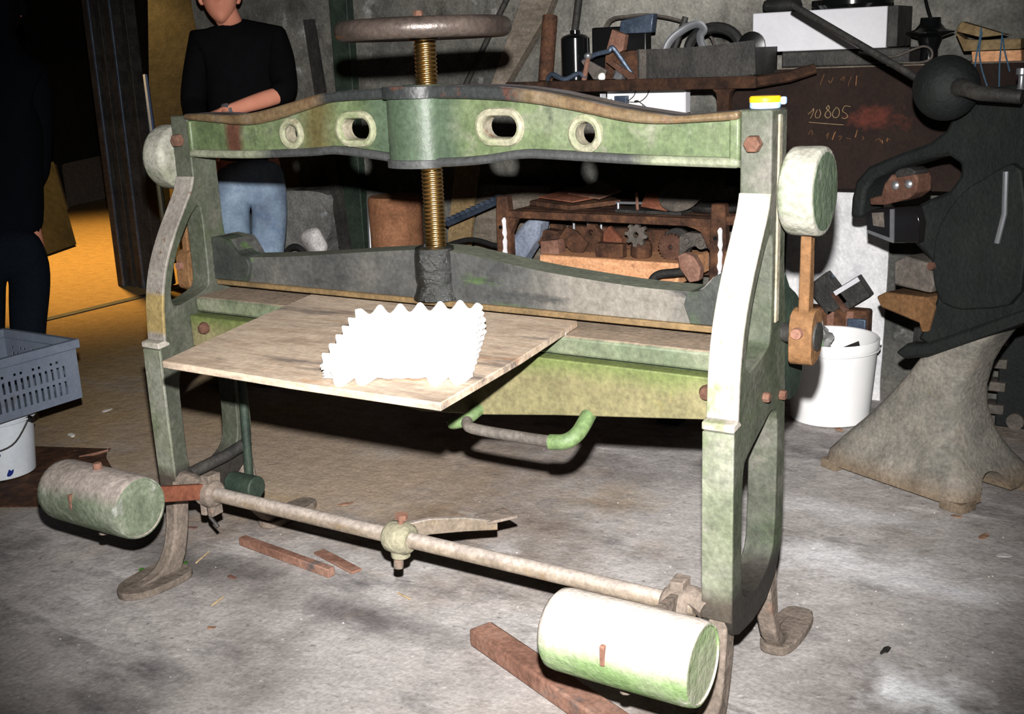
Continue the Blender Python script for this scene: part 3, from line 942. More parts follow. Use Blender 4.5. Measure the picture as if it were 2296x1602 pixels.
def egg_tray(k):
    # front-left, front-right, rear-right, rear-left
    f, r = .0055 * k, .0135 * k
    FL, FR, RR, RL = V(-.598, -.548, .789 + f), V(-.345, -.425, .789 + f), V(-.512, -.125, .789 + r), V(-.722, -.288, .789 + r)
    na, nb_ = 84, 72
    bm = nb()
    cen = (FL + FR + RR + RL) / 4
    out_f = ((FL - RL).normalized() + (FR - RR).normalized()).normalized()
    out_f.z = 0
    out_l = (FL - FR).normalized()
    off = (random.uniform(-.004, .004), random.uniform(-.004, .004))
    top, bot = [], []
    def sc(t):
        return abs(math.sin(PI * t))
    for j in range(nb_ + 1):
        b = j / nb_
        ra, rb = [], []
        for i in range(na + 1):
            a = i / na
            p = FL * (1 - a) * (1 - b) + FR * a * (1 - b) + RR * a * b + RL * (1 - a) * b
            bump = .5 + .5 * math.cos(2 * PI * (a * 6.5 - .02)) * math.cos(2 * PI * (b * 6.5 - .25))
            z = .007 * bump
            # scalloped rim: round cups along the back and left, four long flaps along the front
            if b > .9:
                e = (b - .9) / .1
                cup = (.5 + .5 * math.cos(2 * PI * (a * 6.2 - .1))) ** .95
                p = p - out_f * (.012 * cup * e)
                z = z * (1 - e) + .017 * cup * e
            if a < .1:
                e = (.1 - a) / .1
                cup = (.5 + .5 * math.cos(2 * PI * (b * 5.6 + .3))) ** .9
                p = p + out_l * (.007 * cup * e)
                z = z * (1 - e) + .010 * cup * e
            if a > .94:
                e = (a - .94) / .06
                p = p - out_l * (.002 * max(0.0, math.cos(2 * PI * (b * 7))) * e)
                z = z * (1 - e)
            if b < .1:
                e = (.1 - b) / .1
                fl_ = 0.0
                for c0, wd, hh in ((.13, .07, .042), (.28, .07, .038), (.77, .07, .042), (.92, .07, .038), (.44, .05, .006), (.53, .045, .005), (.62, .05, .006)):
                    q = abs(a - c0) / wd
                    if q < 1:
                        fl_ = max(fl_, hh * (1 - q * q) ** .8)
                p = p + out_f * (fl_ * e)
                z = z * (1 - e) - .10 * fl_ * e
            p = p + V(off[0] * k * .4, off[1] * k * .4, z)
            ra.append(bm.verts.new(p))
            rb.append(bm.verts.new(p - V(0, 0, .003)))
        top.append(ra)
        bot.append(rb)
    for j in range(nb_):
        for i in range(na):
            bm.faces.new((top[j][i], top[j][i + 1], top[j + 1][i + 1], top[j + 1][i]))
            bm.faces.new((bot[j][i], bot[j + 1][i], bot[j + 1][i + 1], bot[j][i + 1]))
    edge = [(j, 0) for j in range(nb_ + 1)], [(j, na) for j in range(nb_ + 1)], [(0, i) for i in range(na + 1)], [(nb_, i) for i in range(na + 1)]
    for e in edge:
        for (j0, i0), (j1, i1) in zip(e, e[1:]):
            bm.faces.new((top[j0][i0], top[j1][i1], bot[j1][i1], bot[j0][i0]))
    names = ['lowest white pulp egg tray, lying on the wooden board', 'second white pulp egg tray from the bottom of the stack on the board',
             'middle white pulp egg tray of the stack on the wooden board', 'second white pulp egg tray from the top of the stack on the board',
             'topmost white pulp egg tray of the stack on the board']
    solo('egg_tray', bm, 'paper', names[k], 'egg tray', group='stack of egg trays', smooth=70)
for k in range(5):
    egg_tray(k)

t = thing('tape_roll', 'small yellow and pale blue roll of tape on top of the right post', 'tape', (.034, .078, 1.2452))
bm = nb()
lathe(bm, [(.017, 1.246), (.0285, 1.246), (.03, 1.249), (.03, 1.2575), (.017, 1.2575)], (.034, .078, 0), n=30)
part('lower_band', bm, 'paleblue', t)
bm = nb()
lathe(bm, [(.017, 1.2575), (.0305, 1.2575), (.031, 1.266), (.028, 1.2695), (.017, 1.2695)], (.034, .078, 0), n=30)
part('upper_band', bm, 'yellow', t)
bm = nb()
box(bm, (.058, .088, 1.252), (.071, .10, 1.267))
part('loose_end', bm, 'paleblue', t, 0.003)

# splinters / chips of white on the bed edge
for i, (x, s, lb) in enumerate(((-.415, .0075, 'larger white paint chip on the bed edge beside the board'), (-.388, .005, 'smaller white paint chip on the bed edge beside the board'))):
    bm = nb()
    bmesh.ops.create_icosphere(bm, subdivisions=2, radius=s, matrix=Matrix.Translation((x, .0, .770)))
    solo('paint_chip', bm, 'paper', lb, 'chip', jag=.003, group='chips on the bed edge')
# ================================================================== THE OLD PRESS ON THE RIGHT
PO = V(0.0, 1.33, 0.0)
PUX = V(0.9102, -0.4141, 0.0)
PUN = V(-0.4141, -0.9102, 0.0)
UZ = V(0, 0, 1)
def pp(s, n_, z):
    return PO + PUX * s + PUN * n_ + UZ * z
def ppr(bm, outline, n0, n1, holes=()):
    prism(bm, outline, PO + PUN * n0, PUX, UZ, n1 - n0, holes)
press = thing('old_press', 'dark cast-iron floor press with flared pedestal and ball lever', 'machine', (0.02, 1.25, 0))
def rrect(s0, s1, n0, n1, z, k=10, e=.45):
    out = []
    cs, cn, hs, hn = (s0 + s1) / 2, (n0 + n1) / 2, (s1 - s0) / 2, (n1 - n0) / 2
    for i in range(4 * k):
        a = 2 * PI * i / (4 * k)
        ca, sa = math.cos(a), math.sin(a)
        out.append(pp(cs + hs * math.copysign(abs(ca) ** e, ca), cn + hn * math.copysign(abs(sa) ** e, sa), z))
    return out
bm = nb()
lev = [(.02, -.272, .272, -.40, .0, .22), (.06, -.266, .262, -.392, -.004, .24), (.10, -.238, .232, -.365, -.02, .3), (.15, -.196, .203, -.335, -.04, .36), (.20, -.152, .186, -.31, -.06, .42),
       (.27, -.095, .174, -.28, -.075, .45), (.34, -.038, .178, -.26, -.085, .45), (.42, .02, .20, -.25, -.085, .45), (.47, .045, .225, -.25, -.08, .45), (.55, .06, .28, -.245, -.075, .45), (.60, .07, .32, -.24, -.08, .45)]
rings(bm, [rrect(s0, s1, n0, n1, z, 10, e) for z, s0, s1, n0, n1, e in lev])
# arched opening cast through the right flank
bmesh.ops.recalc_face_normals(bm, faces=bm.faces)
me1 = bpy.data.meshes.new('tmp1'); bm.to_mesh(me1); bm.free()
bm = nb(); cyl(bm, pp(.13, -.17, .015), pp(.40, -.17, .015), .072, .078, 24)
bmesh.ops.recalc_face_normals(bm, faces=bm.faces)
me2 = bpy.data.meshes.new('tmp2'); bm.to_mesh(me2); bm.free()
o1 = link(bpy.data.objects.new('tmp1', me1)); o2 = link(bpy.data.objects.new('tmp2', me2))
bo = o1.modifiers.new('cut', 'BOOLEAN'); bo.operation = 'DIFFERENCE'; bo.object = o2; bo.solver = 'EXACT'
bpy.context.view_layer.update()
me3 = bpy.data.meshes.new_from_object(o1.evaluated_get(bpy.context.evaluated_depsgraph_get()))
bpy.data.objects.remove(o1); bpy.data.objects.remove(o2)
bm = nb(); bm.from_mesh(me3); bpy.data.meshes.remove(me3)
ped = part('pedestal', bm, 'pressbase', press, smooth=60)
for s0, s1, n0, n1 in ((-.271, -.20, -.08, -.001), (.19, .271, -.08, -.001), (-.271, -.20, -.399, -.31), (.19, .271, -.399, -.31)):
    bm = nb()
    rings(bm, [rrect(s0, s1, n0, n1, 0, 4, .2), rrect(s0, s1, n0, n1, .03, 4, .2)])
    part('foot', bm, 'pressbase', ped, 0.002)
bm = nb()
ppr(bm, [(-0.016, 0.438), (0.023, 0.473), (0.079, 0.481), (0.24, 0.56), (0.413, 0.647), (0.416, 0.61), (0.097, 0.446), (0.018, 0.423)], -.20, -.03)
part('table_edge', bm, 'press', press, 0.01)
bm = nb()
CAST = [(-0.233, 0.829), (-0.231, 0.892), (-0.216, 0.949), (-0.172, 0.994), (-0.067, 1.036), (0.041, 1.073), (0.098, 1.113), (0.124, 1.165), (0.149, 1.221), (0.35, 1.244), (0.401, 0.636), (0.227, 0.542), (0.088, 0.471), (0.039, 0.487), (0.075, 0.549), (0.098, 0.621), (0.097, 0.688), (0.071, 0.731), (0.013, 0.771), (-0.006, 0.83), (0.009, 0.888), (0.059, 0.914), (0.118, 0.939), (0.154, 0.986), (0.152, 1.019), (0.111, 1.04), (0.044, 1.028), (-0.064, 0.996), (-0.148, 0.957), (-0.18, 0.917), (-0.19, 0.833)]
ppr(bm, CAST, -.17, -.06)
body = part('press_frame', bm, 'press', press, 0.012)
bm = nb()
RIBP = [(0.099, 0.768), (0.117, 0.848), (0.17, 0.93), (0.244, 0.985), (0.356, 1.016), (0.383, 0.69), (0.251, 0.618), (0.148, 0.615), (0.106, 0.676)]
ppr(bm, smooth2(RIBP, 3, True), -.065, -.035)
part('belly_cover', bm, 'press', body, 0.012)
bm = nb()
cyl(bm, pp(*((0.099, 0.723)[0], -.05, (0.099, 0.723)[1])), pp((0.099, 0.723)[0], -.025, (0.099, 0.723)[1]), .012, n=12)
part('cover_bolt', bm, 'rust', body)
bm = nb()
ppr(bm, [(-0.048, 0.718), (-0.009, 0.736), (0.071, 0.726), (0.098, 0.663), (0.085, 0.636), (-0.044, 0.642)], -.15, -.05)
part('ram_block', bm, 'ironmid', press, 0.006)
bm = nb()
ppr(bm, [(-0.109, 0.597), (-0.076, 0.616), (0.078, 0.622), (0.103, 0.596), (0.085, 0.518), (0.061, 0.513), (0.052, 0.539), (-0.09, 0.565)], -.15, -.05)
part('anvil_block', bm, 'rustlever', press, 0.005)
bm = nb()
ppr(bm, [(0.013, 0.515), (0.053, 0.516), (0.049, 0.456), (0.008, 0.455)], -.14, -.08)
part('anvil_stem', bm, 'irondark', press, 0.003)
# red-brown bracket with two glass eyes and a dark glazed box beneath it
bm = nb()
ppr(bm, [(-0.137, 0.902), (-0.093, 0.915), (-0.083, 0.953), (-0.059, 0.979), (0.015, 0.996), (0.033, 0.974), (0.033, 0.933), (0.004, 0.912), (-0.075, 0.887), (-0.133, 0.882)], -.10, -.03)
br = part('bracket', bm, 'rust', press, 0.005)
bm = nb()
ppr(bm, [(-0.043, 0.985), (-0.028, 0.999), (0.007, 1.004), (0.029, 0.995), (0.026, 0.984), (-0.036, 0.972)], -.09, -.025)
part('bracket_cap', bm, 'irondark', br, 0.003)
for e in ((-0.038, 0.949), (0.009, 0.956)):
    bm = nb()
    lathe(bm, [(.012, 0), (.013, .006), (.009, .011), (.002, .013)], pp(e[0], -.03, e[1]), PUN, 16)
    part('glass_eye', bm, 'steel', br)
bm = nb()
ppr(bm, [(-0.145, 0.857), (-0.107, 0.874), (0.032, 0.893), (0.051, 0.845), (0.048, 0.785), (-0.044, 0.775), (-0.139, 0.799)], -.11, -.03)
gb = part('glazed_box', bm, 'glass', press, 0.003)
bm = nb()
ppr(bm, [(-0.055, 0.876), (-0.042, 0.878), (-0.037, 0.776), (-0.046, 0.777), (-0.137, 0.797), (-0.134, 0.806), (-0.051, 0.79)], -.035, -.027)
part('box_edge', bm, 'steel', gb)
bm = nb()
ppr(bm, [(-0.122, 0.859), (-0.08, 0.865), (-0.074, 0.82), (-0.115, 0.821)], -.035, -.028)
part('box_pane', bm, 'ironmid', gb)
# ball and lever rod
bc = (0.173, 1.235)
bm = nb()
bmesh.ops.create_uvsphere(bm, u_segments=28, v_segments=18, radius=.088, matrix=Matrix.Translation(pp(bc[0], .05, bc[1])))
bl = part('ball_weight', bm, 'press', press)
bm = nb()
a = pp(bc[0] + .03, .06, bc[1] + .0)
tube(bm, [pp(bc[0] + .06, .08, bc[1] + .0), pp(bc[0] + .09, .11, bc[1] + .005), pp(bc[0] + .16, .13, bc[1] - .01), pp(bc[0] + .26, .10, bc[1] - .02)], [.03, .022, .019, .018], 10)
part('ball_arm', bm, 'irondark', bl)
bm = nb()
cyl(bm, pp(bc[0] - .03, .01, bc[1] - .02), (-0.377, 1.45, 1.483), .0105, n=12)
part('lever_rod', bm, 'irondark', press)
bm = nb()
oc = (0.343, 1.252)
lathe(bm, [(.014, -.04), (.015, -.03), (.008, -.02), (.008, .01), (.015, .015), (.014, .03)], pp(oc[0], -.03, oc[1]), UZ, 16)
part('press_bottle', bm, 'steel', press)  # small bright bottle, added here as part of the press
bm = nb()
tube(bm, [pp((0.323, 1.012)[0], -.02, (0.323, 1.012)[1]), pp((0.328, 0.898)[0], -.02, (0.328, 0.898)[1]), pp((0.312, 0.816)[0], -.02, (0.312, 0.816)[1])], .008, 8)
part('adjusting_rod', bm, 'steel', press)
# toothed stand beyond the press
tr = thing('toothed_rack', 'upright grey toothed iron rack at the right edge behind the press', 'machine part', (0.235, 2.117, 0.0))
bx = V(*(0.235, 2.117, 0.0))
bm = nb()
box(bm, bx + V(-.05, .0, 0), bx + V(.35, .12, .56))
part('rack_body', bm, 'press', tr, 0.006)
for i in range(6):
    bm = nb()
    box(bm, bx + V(-.085, -.02, .05 + .085 * i), bx + V(-.02, .06, .085 + .085 * i))
    part('tooth', bm, 'ironmid', tr, 0.004)
bm = nb()
cyl(bm, bx + V(.02, -.015, .03), bx + V(.02, .0, .03), .03, n=16)
part('boss', bm, 'ironmid', tr)

# ================================================================== BUCKETS AND CRATE
def bucket(name, label, c, r0, r1, h, m, contents=False):
    t = thing(name, label, 'bucket', c)
    c = V(*c)
    bm = nb()
    lathe(bm, [(r0 - .012, .0), (r0, .006), (r1, h - .035), (r1 + .006, h - .033), (r1 + .006, h - .004), (r1 + .003, h), (r1 - .003, h - .002), (r1 - .004, h - .03), (r0 - .006, .012), (.002, .012)], c, UZ, 44)
    part('body', bm, m, t, smooth=40)
    bm = nb()
    tube(bm, [(c.x + (r1 + .0065) * math.cos(2 * PI * i / 40), c.y + (r1 + .0065) * math.sin(2 * PI * i / 40), c.z + h - .04) for i in range(40)], .0035, 6, True)
    part('rim_ring', bm, m, t)
    return t, c
bR, cR = bucket('bucket', 'white plastic bucket of rubbish standing between the green machine and press', (-.375, 1.975, 0), .145, .165, .315, 'white')
for sx in (-1, 1):
    bm = nb()
    d = V(.86, .5, 0) * sx
    cyl(bm, cR + d * .168 + UZ * .285, cR + d * .182 + UZ * .285, .012, n=12)
    part('ear', bm, 'white', bR)
bm = nb()
cs = V(.86, .5, 0)
tube(bm, smooth_path([cR + cs * .182 + UZ * .285, cR + cs * .17 + V(-.03, .07, .27), cR + V(-.085, .165, .25), cR - cs * .17 + V(-.03, .07, .27), cR - cs * .182 + UZ * .285], 6), .0028, 6)
part('wire_handle', bm, 'steel', bR)
# rubbish in the bucket
bm = nb()
bmesh.ops.create_icosphere(bm, subdivisions=3, radius=.07, matrix=Matrix.Translation(cR + V(-.065, -.03, .30)) @ Matrix.Diagonal((1, .8, 1.05, 1)))
solo('crumpled_film', bm, 'clear', 'crumpled grey plastic film sticking out of the white rubbish bucket', 'rubbish', jag=.035)
bm = nb()
prism(bm, [(-.02, -.03), (.02, -.02), (.025, .05), (-.005, .06)], cR + V(-.03, -.085, .31), V(.9, .3, 0).normalized(), V(-.2, .1, 1).normalized(), .004)
solo('green_scrap', bm, 'green_wrap', 'small dark green scrap poking out of the rubbish bucket', 'rubbish')
bm = nb()
prism(bm, [(-.04, -.05), (.075, -.01), (.07, .055), (.0, .03)], cR + V(.05, -.06, .265), V(.86, .4, .2).normalized(), V(-.3, .9, .3).normalized(), .006)
solo('dark_scrap', bm, 'irondark', 'dark folded scrap lying inside the white rubbish bucket', 'rubbish')

bL, cL = bucket('bucket', 'scuffed white bucket with blue marks under the grey crate', (-2.775, .125, 0.004), .112, .13, .246, 'bucketw')
bm = nb()
tube(bm, smooth_path([cL + V(.128, .05, .205), cL + V(.128, -.03, .13), cL + V(.07, -.115, .12), cL + V(-.05, -.135, .17)], 6), .003, 6)
part('wire_handle', bm, 'irondark', bL)
bm = nb()
cyl(bm, cL + V(.122, .05, .205), cL + V(.142, .055, .20), .011, n=10)
part('ear', bm, 'black', bL)
for a0, z0, pts in ((-.62, .095, [(-.008, -.012), (.006, -.012), (.01, -.002), (-.002, .002), (.006, .010), (-.004, .014), (-.01, .006)]),
                    (-.35, .02, [(-.012, -.010), (-.002, -.012), (.008, -.004), (.012, .010), (.004, .006), (-.002, .012), (-.008, .002)])):
    bm = nb()
    r = .1135 + (z0 / .246) * .017
    nrm = V(math.cos(a0), math.sin(a0), 0)
    prism(bm, smooth2(pts, 3, True), cL + nrm * r + UZ * (z0 + .01), V(-math.sin(a0), math.cos(a0), 0), (UZ + nrm * .07).normalized(), .003)
    part('paint_mark', bm, 'blue', bL, label='blue paint mark')

cr = thing('plastic_crate', 'grey slotted plastic crate resting on the white bucket at the left edge', 'crate', (-2.76, .03, .252))
X0, X1, Y0, Y1, ZB, ZT = -2.965, -2.562, -.275, .335, .252, .465
def crate_wall(a, b, nin, ln):
    bm = nb()
    d = (b - a).normalized()
    holes = []
    nsl = int((ln - .05) / .0235)
    for i in range(nsl):
        c0 = .03 + i * .0235
        for z0, z1 in ((.028, .075), (.09, .13)):
            holes.append([(c0, z0), (c0 + .0105, z0), (c0 + .0105, z1), (c0, z1)])
        if i % 3 != 1:
            holes.append([(c0, .143), (c0 + .0105, .143), (c0 + .0105, .152), (c0, .152)])
    prism(bm, [(0, 0), (ln, 0), (ln, ZT - ZB - .03), (0, ZT - ZB - .03)], a, d, UZ, .004, holes)
    part('slotted_wall', bm, 'crate', cr, smooth=0)
crate_wall(V(X1, Y0, ZB), V(X1, Y1, ZB), 0, Y1 - Y0)
crate_wall(V(X0, Y1, ZB), V(X0, Y0, ZB), 0, Y1 - Y0)
crate_wall(V(X1, Y1, ZB), V(X0, Y1, ZB), 0, X1 - X0)
crate_wall(V(X0, Y0, ZB), V(X1, Y0, ZB), 0, X1 - X0)
bm = nb()
pxy(bm, [(X0 - .014, Y0 - .014), (X1 + .014, Y0 - .014), (X1 + .014, Y1 + .014), (X0 - .014, Y1 + .014)], ZT - .032, ZT, [[(X0 + .006, Y0 + .006), (X1 - .006, Y0 + .006), (X1 - .006, Y1 - .006), (X0 + .006, Y1 - .006)]])
part('rim', bm, 'crate', cr, 0.003)
bm = nb()
box(bm, (X0, Y0, ZB), (X1, Y1, ZB + .004))
part('bottom', bm, 'crate', cr)

# ================================================================== BARS AND SHEETS ON THE FLOOR
def barbox(name, p0, p1, wd, ht, m, label, cat, bev=.003, rot=0):
    bm = nb()
    p0, p1 = V(*p0, 0), V(*p1, 0)
    d = (p1 - p0).normalized()
    s = V(-d.y, d.x, 0)
    ring = lambda p: [p - s * wd / 2, p + s * wd / 2, p + s * wd / 2 + UZ * ht, p - s * wd / 2 + UZ * ht]
    rings(bm, [ring(p0), ring(p1)])
    return solo(name, bm, m, label, cat, bevel=bev)
barbox('iron_bar', (-1.545, .075), (-1.16, .03), .026, .026, 'rustbar', 'square rusty iron bar on the floor behind the treadle shaft', 'bar')
barbox('flat_iron', (-1.30, .135), (-1.115, .082), .035, .007, 'rustbar', 'short flat rusty iron strip beside the square bar on the floor', 'bar', .002)
barbox('iron_bar', (-.60, -.075), (-.10, -.285), .064, .045, 'rustbar', 'thick rusty square iron bar on the floor under the right counterweight', 'bar', .006)
bm = nb()
pxy(bm, [(-3.25, .30), (-2.93, .36), (-2.64, .47), (-2.56, .40), (-2.30, .25), (-2.13, .13), (-2.18, .08), (-2.50, -.09), (-3.1, -.33)], .0, .004)
sh_ = solo('floor_sheet', bm, 'rustdark', 'thin rusty steel sheet lying flat on the floor under the left bucket', 'metal sheet', (-2.6, .1, 0))
bm = nb()
tube(bm, [(-2.63, .475, .004), (-2.60, .44, .012), (-2.62, .40, .008), (-2.66, .36, .004)], [.003, .005, .006, .004], 6)
part('curled_edge', bm, 'rustbar', sh_)

# ================================================================== RACK WITH SCRAP BEHIND THE MACHINE
rk = thing('iron_rack', 'rusty brown iron rack with low posts standing behind the green machine', 'rack', (-1.19, 1.95, 0))
FY, BY = 1.75, 2.18
for xx, yy in ((-1.652, FY), (-.73, FY), (-1.652, BY), (-.73, BY)):
    bm = nb()
    rings(bm, [[(xx + a * wx, yy + b * .022, z) for a, b in ((-1, -1), (1, -1), (1, 1), (-1, 1))] for z, wx in ((0, .044), (.45, .036), (.76, .03), (.825, .026))])
    ps = part('post', bm, 'rustdark', rk, 0.006)
    if yy == FY:
        bm = nb()
        tube(bm, smooth_path([(xx + .012, yy - .024, .74), (xx + .014, yy - .026, .66), (xx + .012, yy - .027, .58), (xx + .013, yy - .027, .45)], 5), [.004 + .008 * abs(math.sin(i * 1.9)) for i in range(16)], 6, flat=.35)
        part('white_paint_run', bm, 'whitebox', ps)
        bm = nb()
        cyl(bm, (xx - .008, yy - .026, .70), (xx - .008, yy - .02, .70), .008, n=10)
        part('bolt_hole', bm, 'black', ps)
for yy in (FY, BY):
    bm = nb()
    box(bm, (-1.63, yy - .018, .738), (-.75, yy + .018, .768))
    part('rail', bm, 'rustdark', rk, 0.004)
    bm = nb()
    box(bm, (-1.63, yy - .018, .47), (-.75, yy + .018, .505))
    part('rail', bm, 'rustdark', rk, 0.004)
bm = nb()
pxz(bm, smooth2([(-.76, .745), (-.86, .742), (-.80, .72), (-.77, .66), (-.75, .66), (-.75, .745)], 3, True), FY - .014, FY + .014)
part('gusset', bm, 'rustdark', rk)
bm = nb()
pxz(bm, smooth2([(-1.63, .745), (-1.55, .745), (-1.59, .73), (-1.62, .67), (-1.635, .67)], 3, True), FY - .014, FY + .014)
part('gusset', bm, 'rustdark', rk)
for i in range(5):
    bm = nb()
    y_ = FY + .022 + i * .078
    box(bm, (-1.62, y_, .756), (-.76, y_ + .074, .768))
    part('shelf_slat', bm, 'rustdark', rk, 0.002)
bm = nb()
tube(bm, [(-.72, FY, .76), (-.62, FY + .02, .775), (-.45, FY + .05, .80)], [.02, .022, .026], 8)
part('side_brace', bm, 'rustdark', rk)

def flat(name, pts, y0, t_, m, label, cat, group=None, holes=(), bev=.0015, jag=0):
    """upright plate seen face-on: outline in x, z"""
    bm = nb()
    pxz(bm, pts, y0, y0 + t_, holes)
    return solo(name, bm, m, label, cat, group=group, bevel=bev, jag=jag)
def lyplate(name, pts, z0, t_, m, label, cat, group=None, holes=(), tilt=None):
    bm = nb()
    pxy(bm, pts, z0, z0 + t_, holes)
    if tilt:
        c = sum((v.co for v in bm.verts), V(0, 0, 0)) / len(bm.verts)
        R = Matrix.Rotation(tilt[0], 3, tilt[1])
        mn = None
        for v in bm.verts:
            v.co = c + R @ (v.co - c)
        mn = min(v.co.z for v in bm.verts)
        for v in bm.verts:
            v.co.z += z0 - mn
    return solo(name, bm, m, label, cat, group=group, bevel=.001)

# on the upper level of the rack
lyplate('sheet_offcut', [(-1.60, 1.86), (-1.38, 1.80), (-1.22, 1.93), (-1.36, 2.06), (-1.55, 2.02)], .768, .018, 'rustdark', 'dark ragged steel offcut lying at the left end of the rack', 'scrap metal', 'scrap on the rack', tilt=(.10, 'X'))
lyplate('sheet_offcut', [(-1.54, 1.83), (-1.36, 1.79), (-1.27, 1.86), (-1.44, 1.95)], .80, .006, 'rustred', 'reddish rusty sheet offcut on top of the dark one', 'scrap metal', 'scrap on the rack', tilt=(.22, 'X'))
lyplate('sheet_offcut', [(-1.42, 1.86), (-1.26, 1.82), (-1.20, 1.9), (-1.34, 1.99)], .812, .006, 'rustbar', 'uppermost curled pinkish sheet offcut of the pile on the rack', 'scrap metal', 'scrap on the rack', tilt=(.3, 'X'))
bm = nb(); cyl(bm, (-1.195, 1.84, .80), (-1.03, 1.86, .80), .006, n=10); cyl(bm, (-1.035, 1.86, .768), (-1.035, 1.86, .80), .006, n=8); cyl(bm, (-1.185, 1.84, .768), (-1.185, 1.84, .80), .006, n=8)
solo('bright_rod', bm, 'steel', 'bright steel rod lying across the middle of the rack', 'rod')
bm = nb(); cyl(bm, (-1.09, 1.815, .768), (-1.093, 1.815, .845), .006, n=8)
solo('upright_pin', bm, 'rustbar', 'thin upright pin standing in front of the bright rod', 'pin')
lyplate('flat_plate', [(-1.18, 1.80), (-.90, 1.79), (-.88, 2.05), (-1.12, 2.1)], .768, .012, 'irondark', 'dark flat plate lying in the middle of the rack', 'scrap metal', 'scrap on the rack')
bm = nb(); lathe(bm, [(.012, 0), (.075, 0), (.08, .006), (.08, .014), (.012, .016)], (-.905, 1.80, .835), (.05, -.62, .78), 30)
solo('iron_disc', bm, 'ironmid', 'grey iron disc with a centre hole leaning on the rack', 'disc')
bm = nb(); prism(bm, [(-.09, -.015), (.02, -.03), (.035, .03), (-.085, .045)], (-.96, 1.772, .81), V(1, 0, 0), V(0, .62, .78), .005)
solo('rust_scrap', bm, 'rustred', 'orange rusty scrap piece leaning against the iron disc', 'scrap metal')
bm = nb(); lathe(bm, [(.035, 0), (.085, .004), (.105, .02), (.108, .03), (.10, .03), (.08, .012), (.03, .008)], (-.815, 1.92, .768), UZ, 30)
solo('iron_dish', bm, 'irondark', 'shallow dark iron dish beside the right post of the rack', 'dish')

# wooden block on the lower level and the parts on it
bm = nb(); box(bm, (-1.512, 1.775, .505), (-.905, 2.08, .589))
solo('wooden_beam', bm, 'wood', 'thick pinkish wooden beam carrying gears on the lower rack level', 'beam', bevel=.006)
GY = 1.83
flat('ribbed_block', [(-1.523, 0.636), (-1.446, 0.646), (-1.441, 0.582), (-1.527, 0.574)], GY - .02, .06, 'rustbar', 'small ribbed rusty block at the left end of the wooden beam', 'machine part')
flat('angle_plate', [(-1.614, 0.636), (-1.554, 0.67), (-1.495, 0.664), (-1.471, 0.632), (-1.482, 0.565), (-1.558, 0.56), (-1.572, 0.593)], 1.90, .05, 'rustdark', 'bent rusty angle plate behind the ribbed block', 'machine part')
flat('tilted_plate', [(-1.467, 0.645), (-1.429, 0.692), (-1.384, 0.676), (-1.334, 0.628), (-1.366, 0.58), (-1.397, 0.578)], 1.86, .014, 'rustdark', 'tilted brown plate leaning left of the two-eared bracket', 'machine part')
flat('eared_bracket', [(-1.374, 0.639), (-1.369, 0.675), (-1.344, 0.705), (-1.318, 0.703), (-1.289, 0.67), (-1.294, 0.615), (-1.327, 0.58), (-1.361, 0.578)], 1.885, .03, 'rustdark', 'dark bracket with rounded ear standing on the wooden beam', 'machine part', holes=[circ(*[(-1.335, 0.67)][0], .012, 10)])
flat('peaked_plate', [(-1.331, 0.626), (-1.273, 0.692), (-1.22, 0.641), (-1.215, 0.58), (-1.332, 0.573)], 1.93, .02, 'rustred', 'peaked reddish rusty plate behind the horizontal bar', 'machine part')
bm = nb(); box(bm, (-1.27, 1.80, .589), (-1.15, 1.84, .645))
solo('slotted_bar', bm, 'rustdark', 'dark slotted bar lying left of the sprocket', 'bar', bevel=.004)
gx, gz = [(-1.093, 0.684)][0]
flat('sprocket', gearline(gx, gz, .047, 8, .012, .2), 1.80, .022, 'ironmid', 'small toothed sprocket with eight teeth on the wooden beam', 'gear', holes=[circ(gx, gz, .012, 10)])
bm = nb(); lathe(bm, [(.034, .589), (.041, .60), (.042, .635), (.036, .655)], (gx + .0, 1.85, 0), UZ, 20)
solo('cast_hub', bm, 'rustdark', 'short rusty cast hub standing under the sprocket', 'machine part', jag=.004)
gx, gz = [(-0.962, 0.656)][0]
gz = .589 + .05
flat('ratchet_wheel', gearline(gx, gz, .052, 22, .005), 1.83, .025, 'rust', 'red rusty fine-toothed wheel standing on the wooden beam', 'gear', holes=[circ(gx, gz, .01, 10)])
g2x = gx + .012
flat('backing_wheel', circ(g2x, .589 + .06, .06, 26), 1.862, .02, 'irondark', 'dark smooth wheel standing behind the red toothed wheel', 'wheel')
ex, ez = [(-0.888, 0.675), (-0.825, 0.663)][0]
bm = nb()
pxz(bm, [(-0.921, 0.684), (-0.884, 0.702), (-0.831, 0.698), (-0.804, 0.673), (-0.807, 0.646), (-0.836, 0.637), (-0.857, 0.65), (-0.884, 0.641), (-0.912, 0.609), (-0.923, 0.609)], 1.82, 1.86)
sl = solo('lever_casting', bm, 'ironmid', 'grey two-eyed lever casting at the right end of the beam', 'machine part', bevel=.004)
for c in [(-0.89, 0.668), (-0.831, 0.663)]:
    bm = nb()
    tube(bm, [(c[0] + .017 * math.cos(2 * PI * i / 16), 1.818, c[1] + .017 * math.sin(2 * PI * i / 16)) for i in range(16)], .007, 6, True)
    part('eye', bm, 'ironmid', sl)
# three pale pins sticking up behind
for i, (u0, z1, lb) in enumerate(((-1.462, .71, 'left of the three pale pins standing behind the rusty plates'), (-1.395, .728, 'middle of the three pale pins standing behind the rusty plates'), (-1.335, .722, 'right of the three pale pins standing behind the rusty plates'))):
    bm = nb(); cyl(bm, (u0, 1.98, .589), (u0, 1.98, z1), .006, n=8)
    solo('pale_pin', bm, 'steel', lb, 'pin', group='pale pins on the beam')
bm = nb(); box(bm, (-1.50, 1.995, .589), (-1.06, 2.04, .675))
solo('dark_box', bm, 'rustdark', 'long dark steel box at the back of the wooden beam', 'box', bevel=.004)
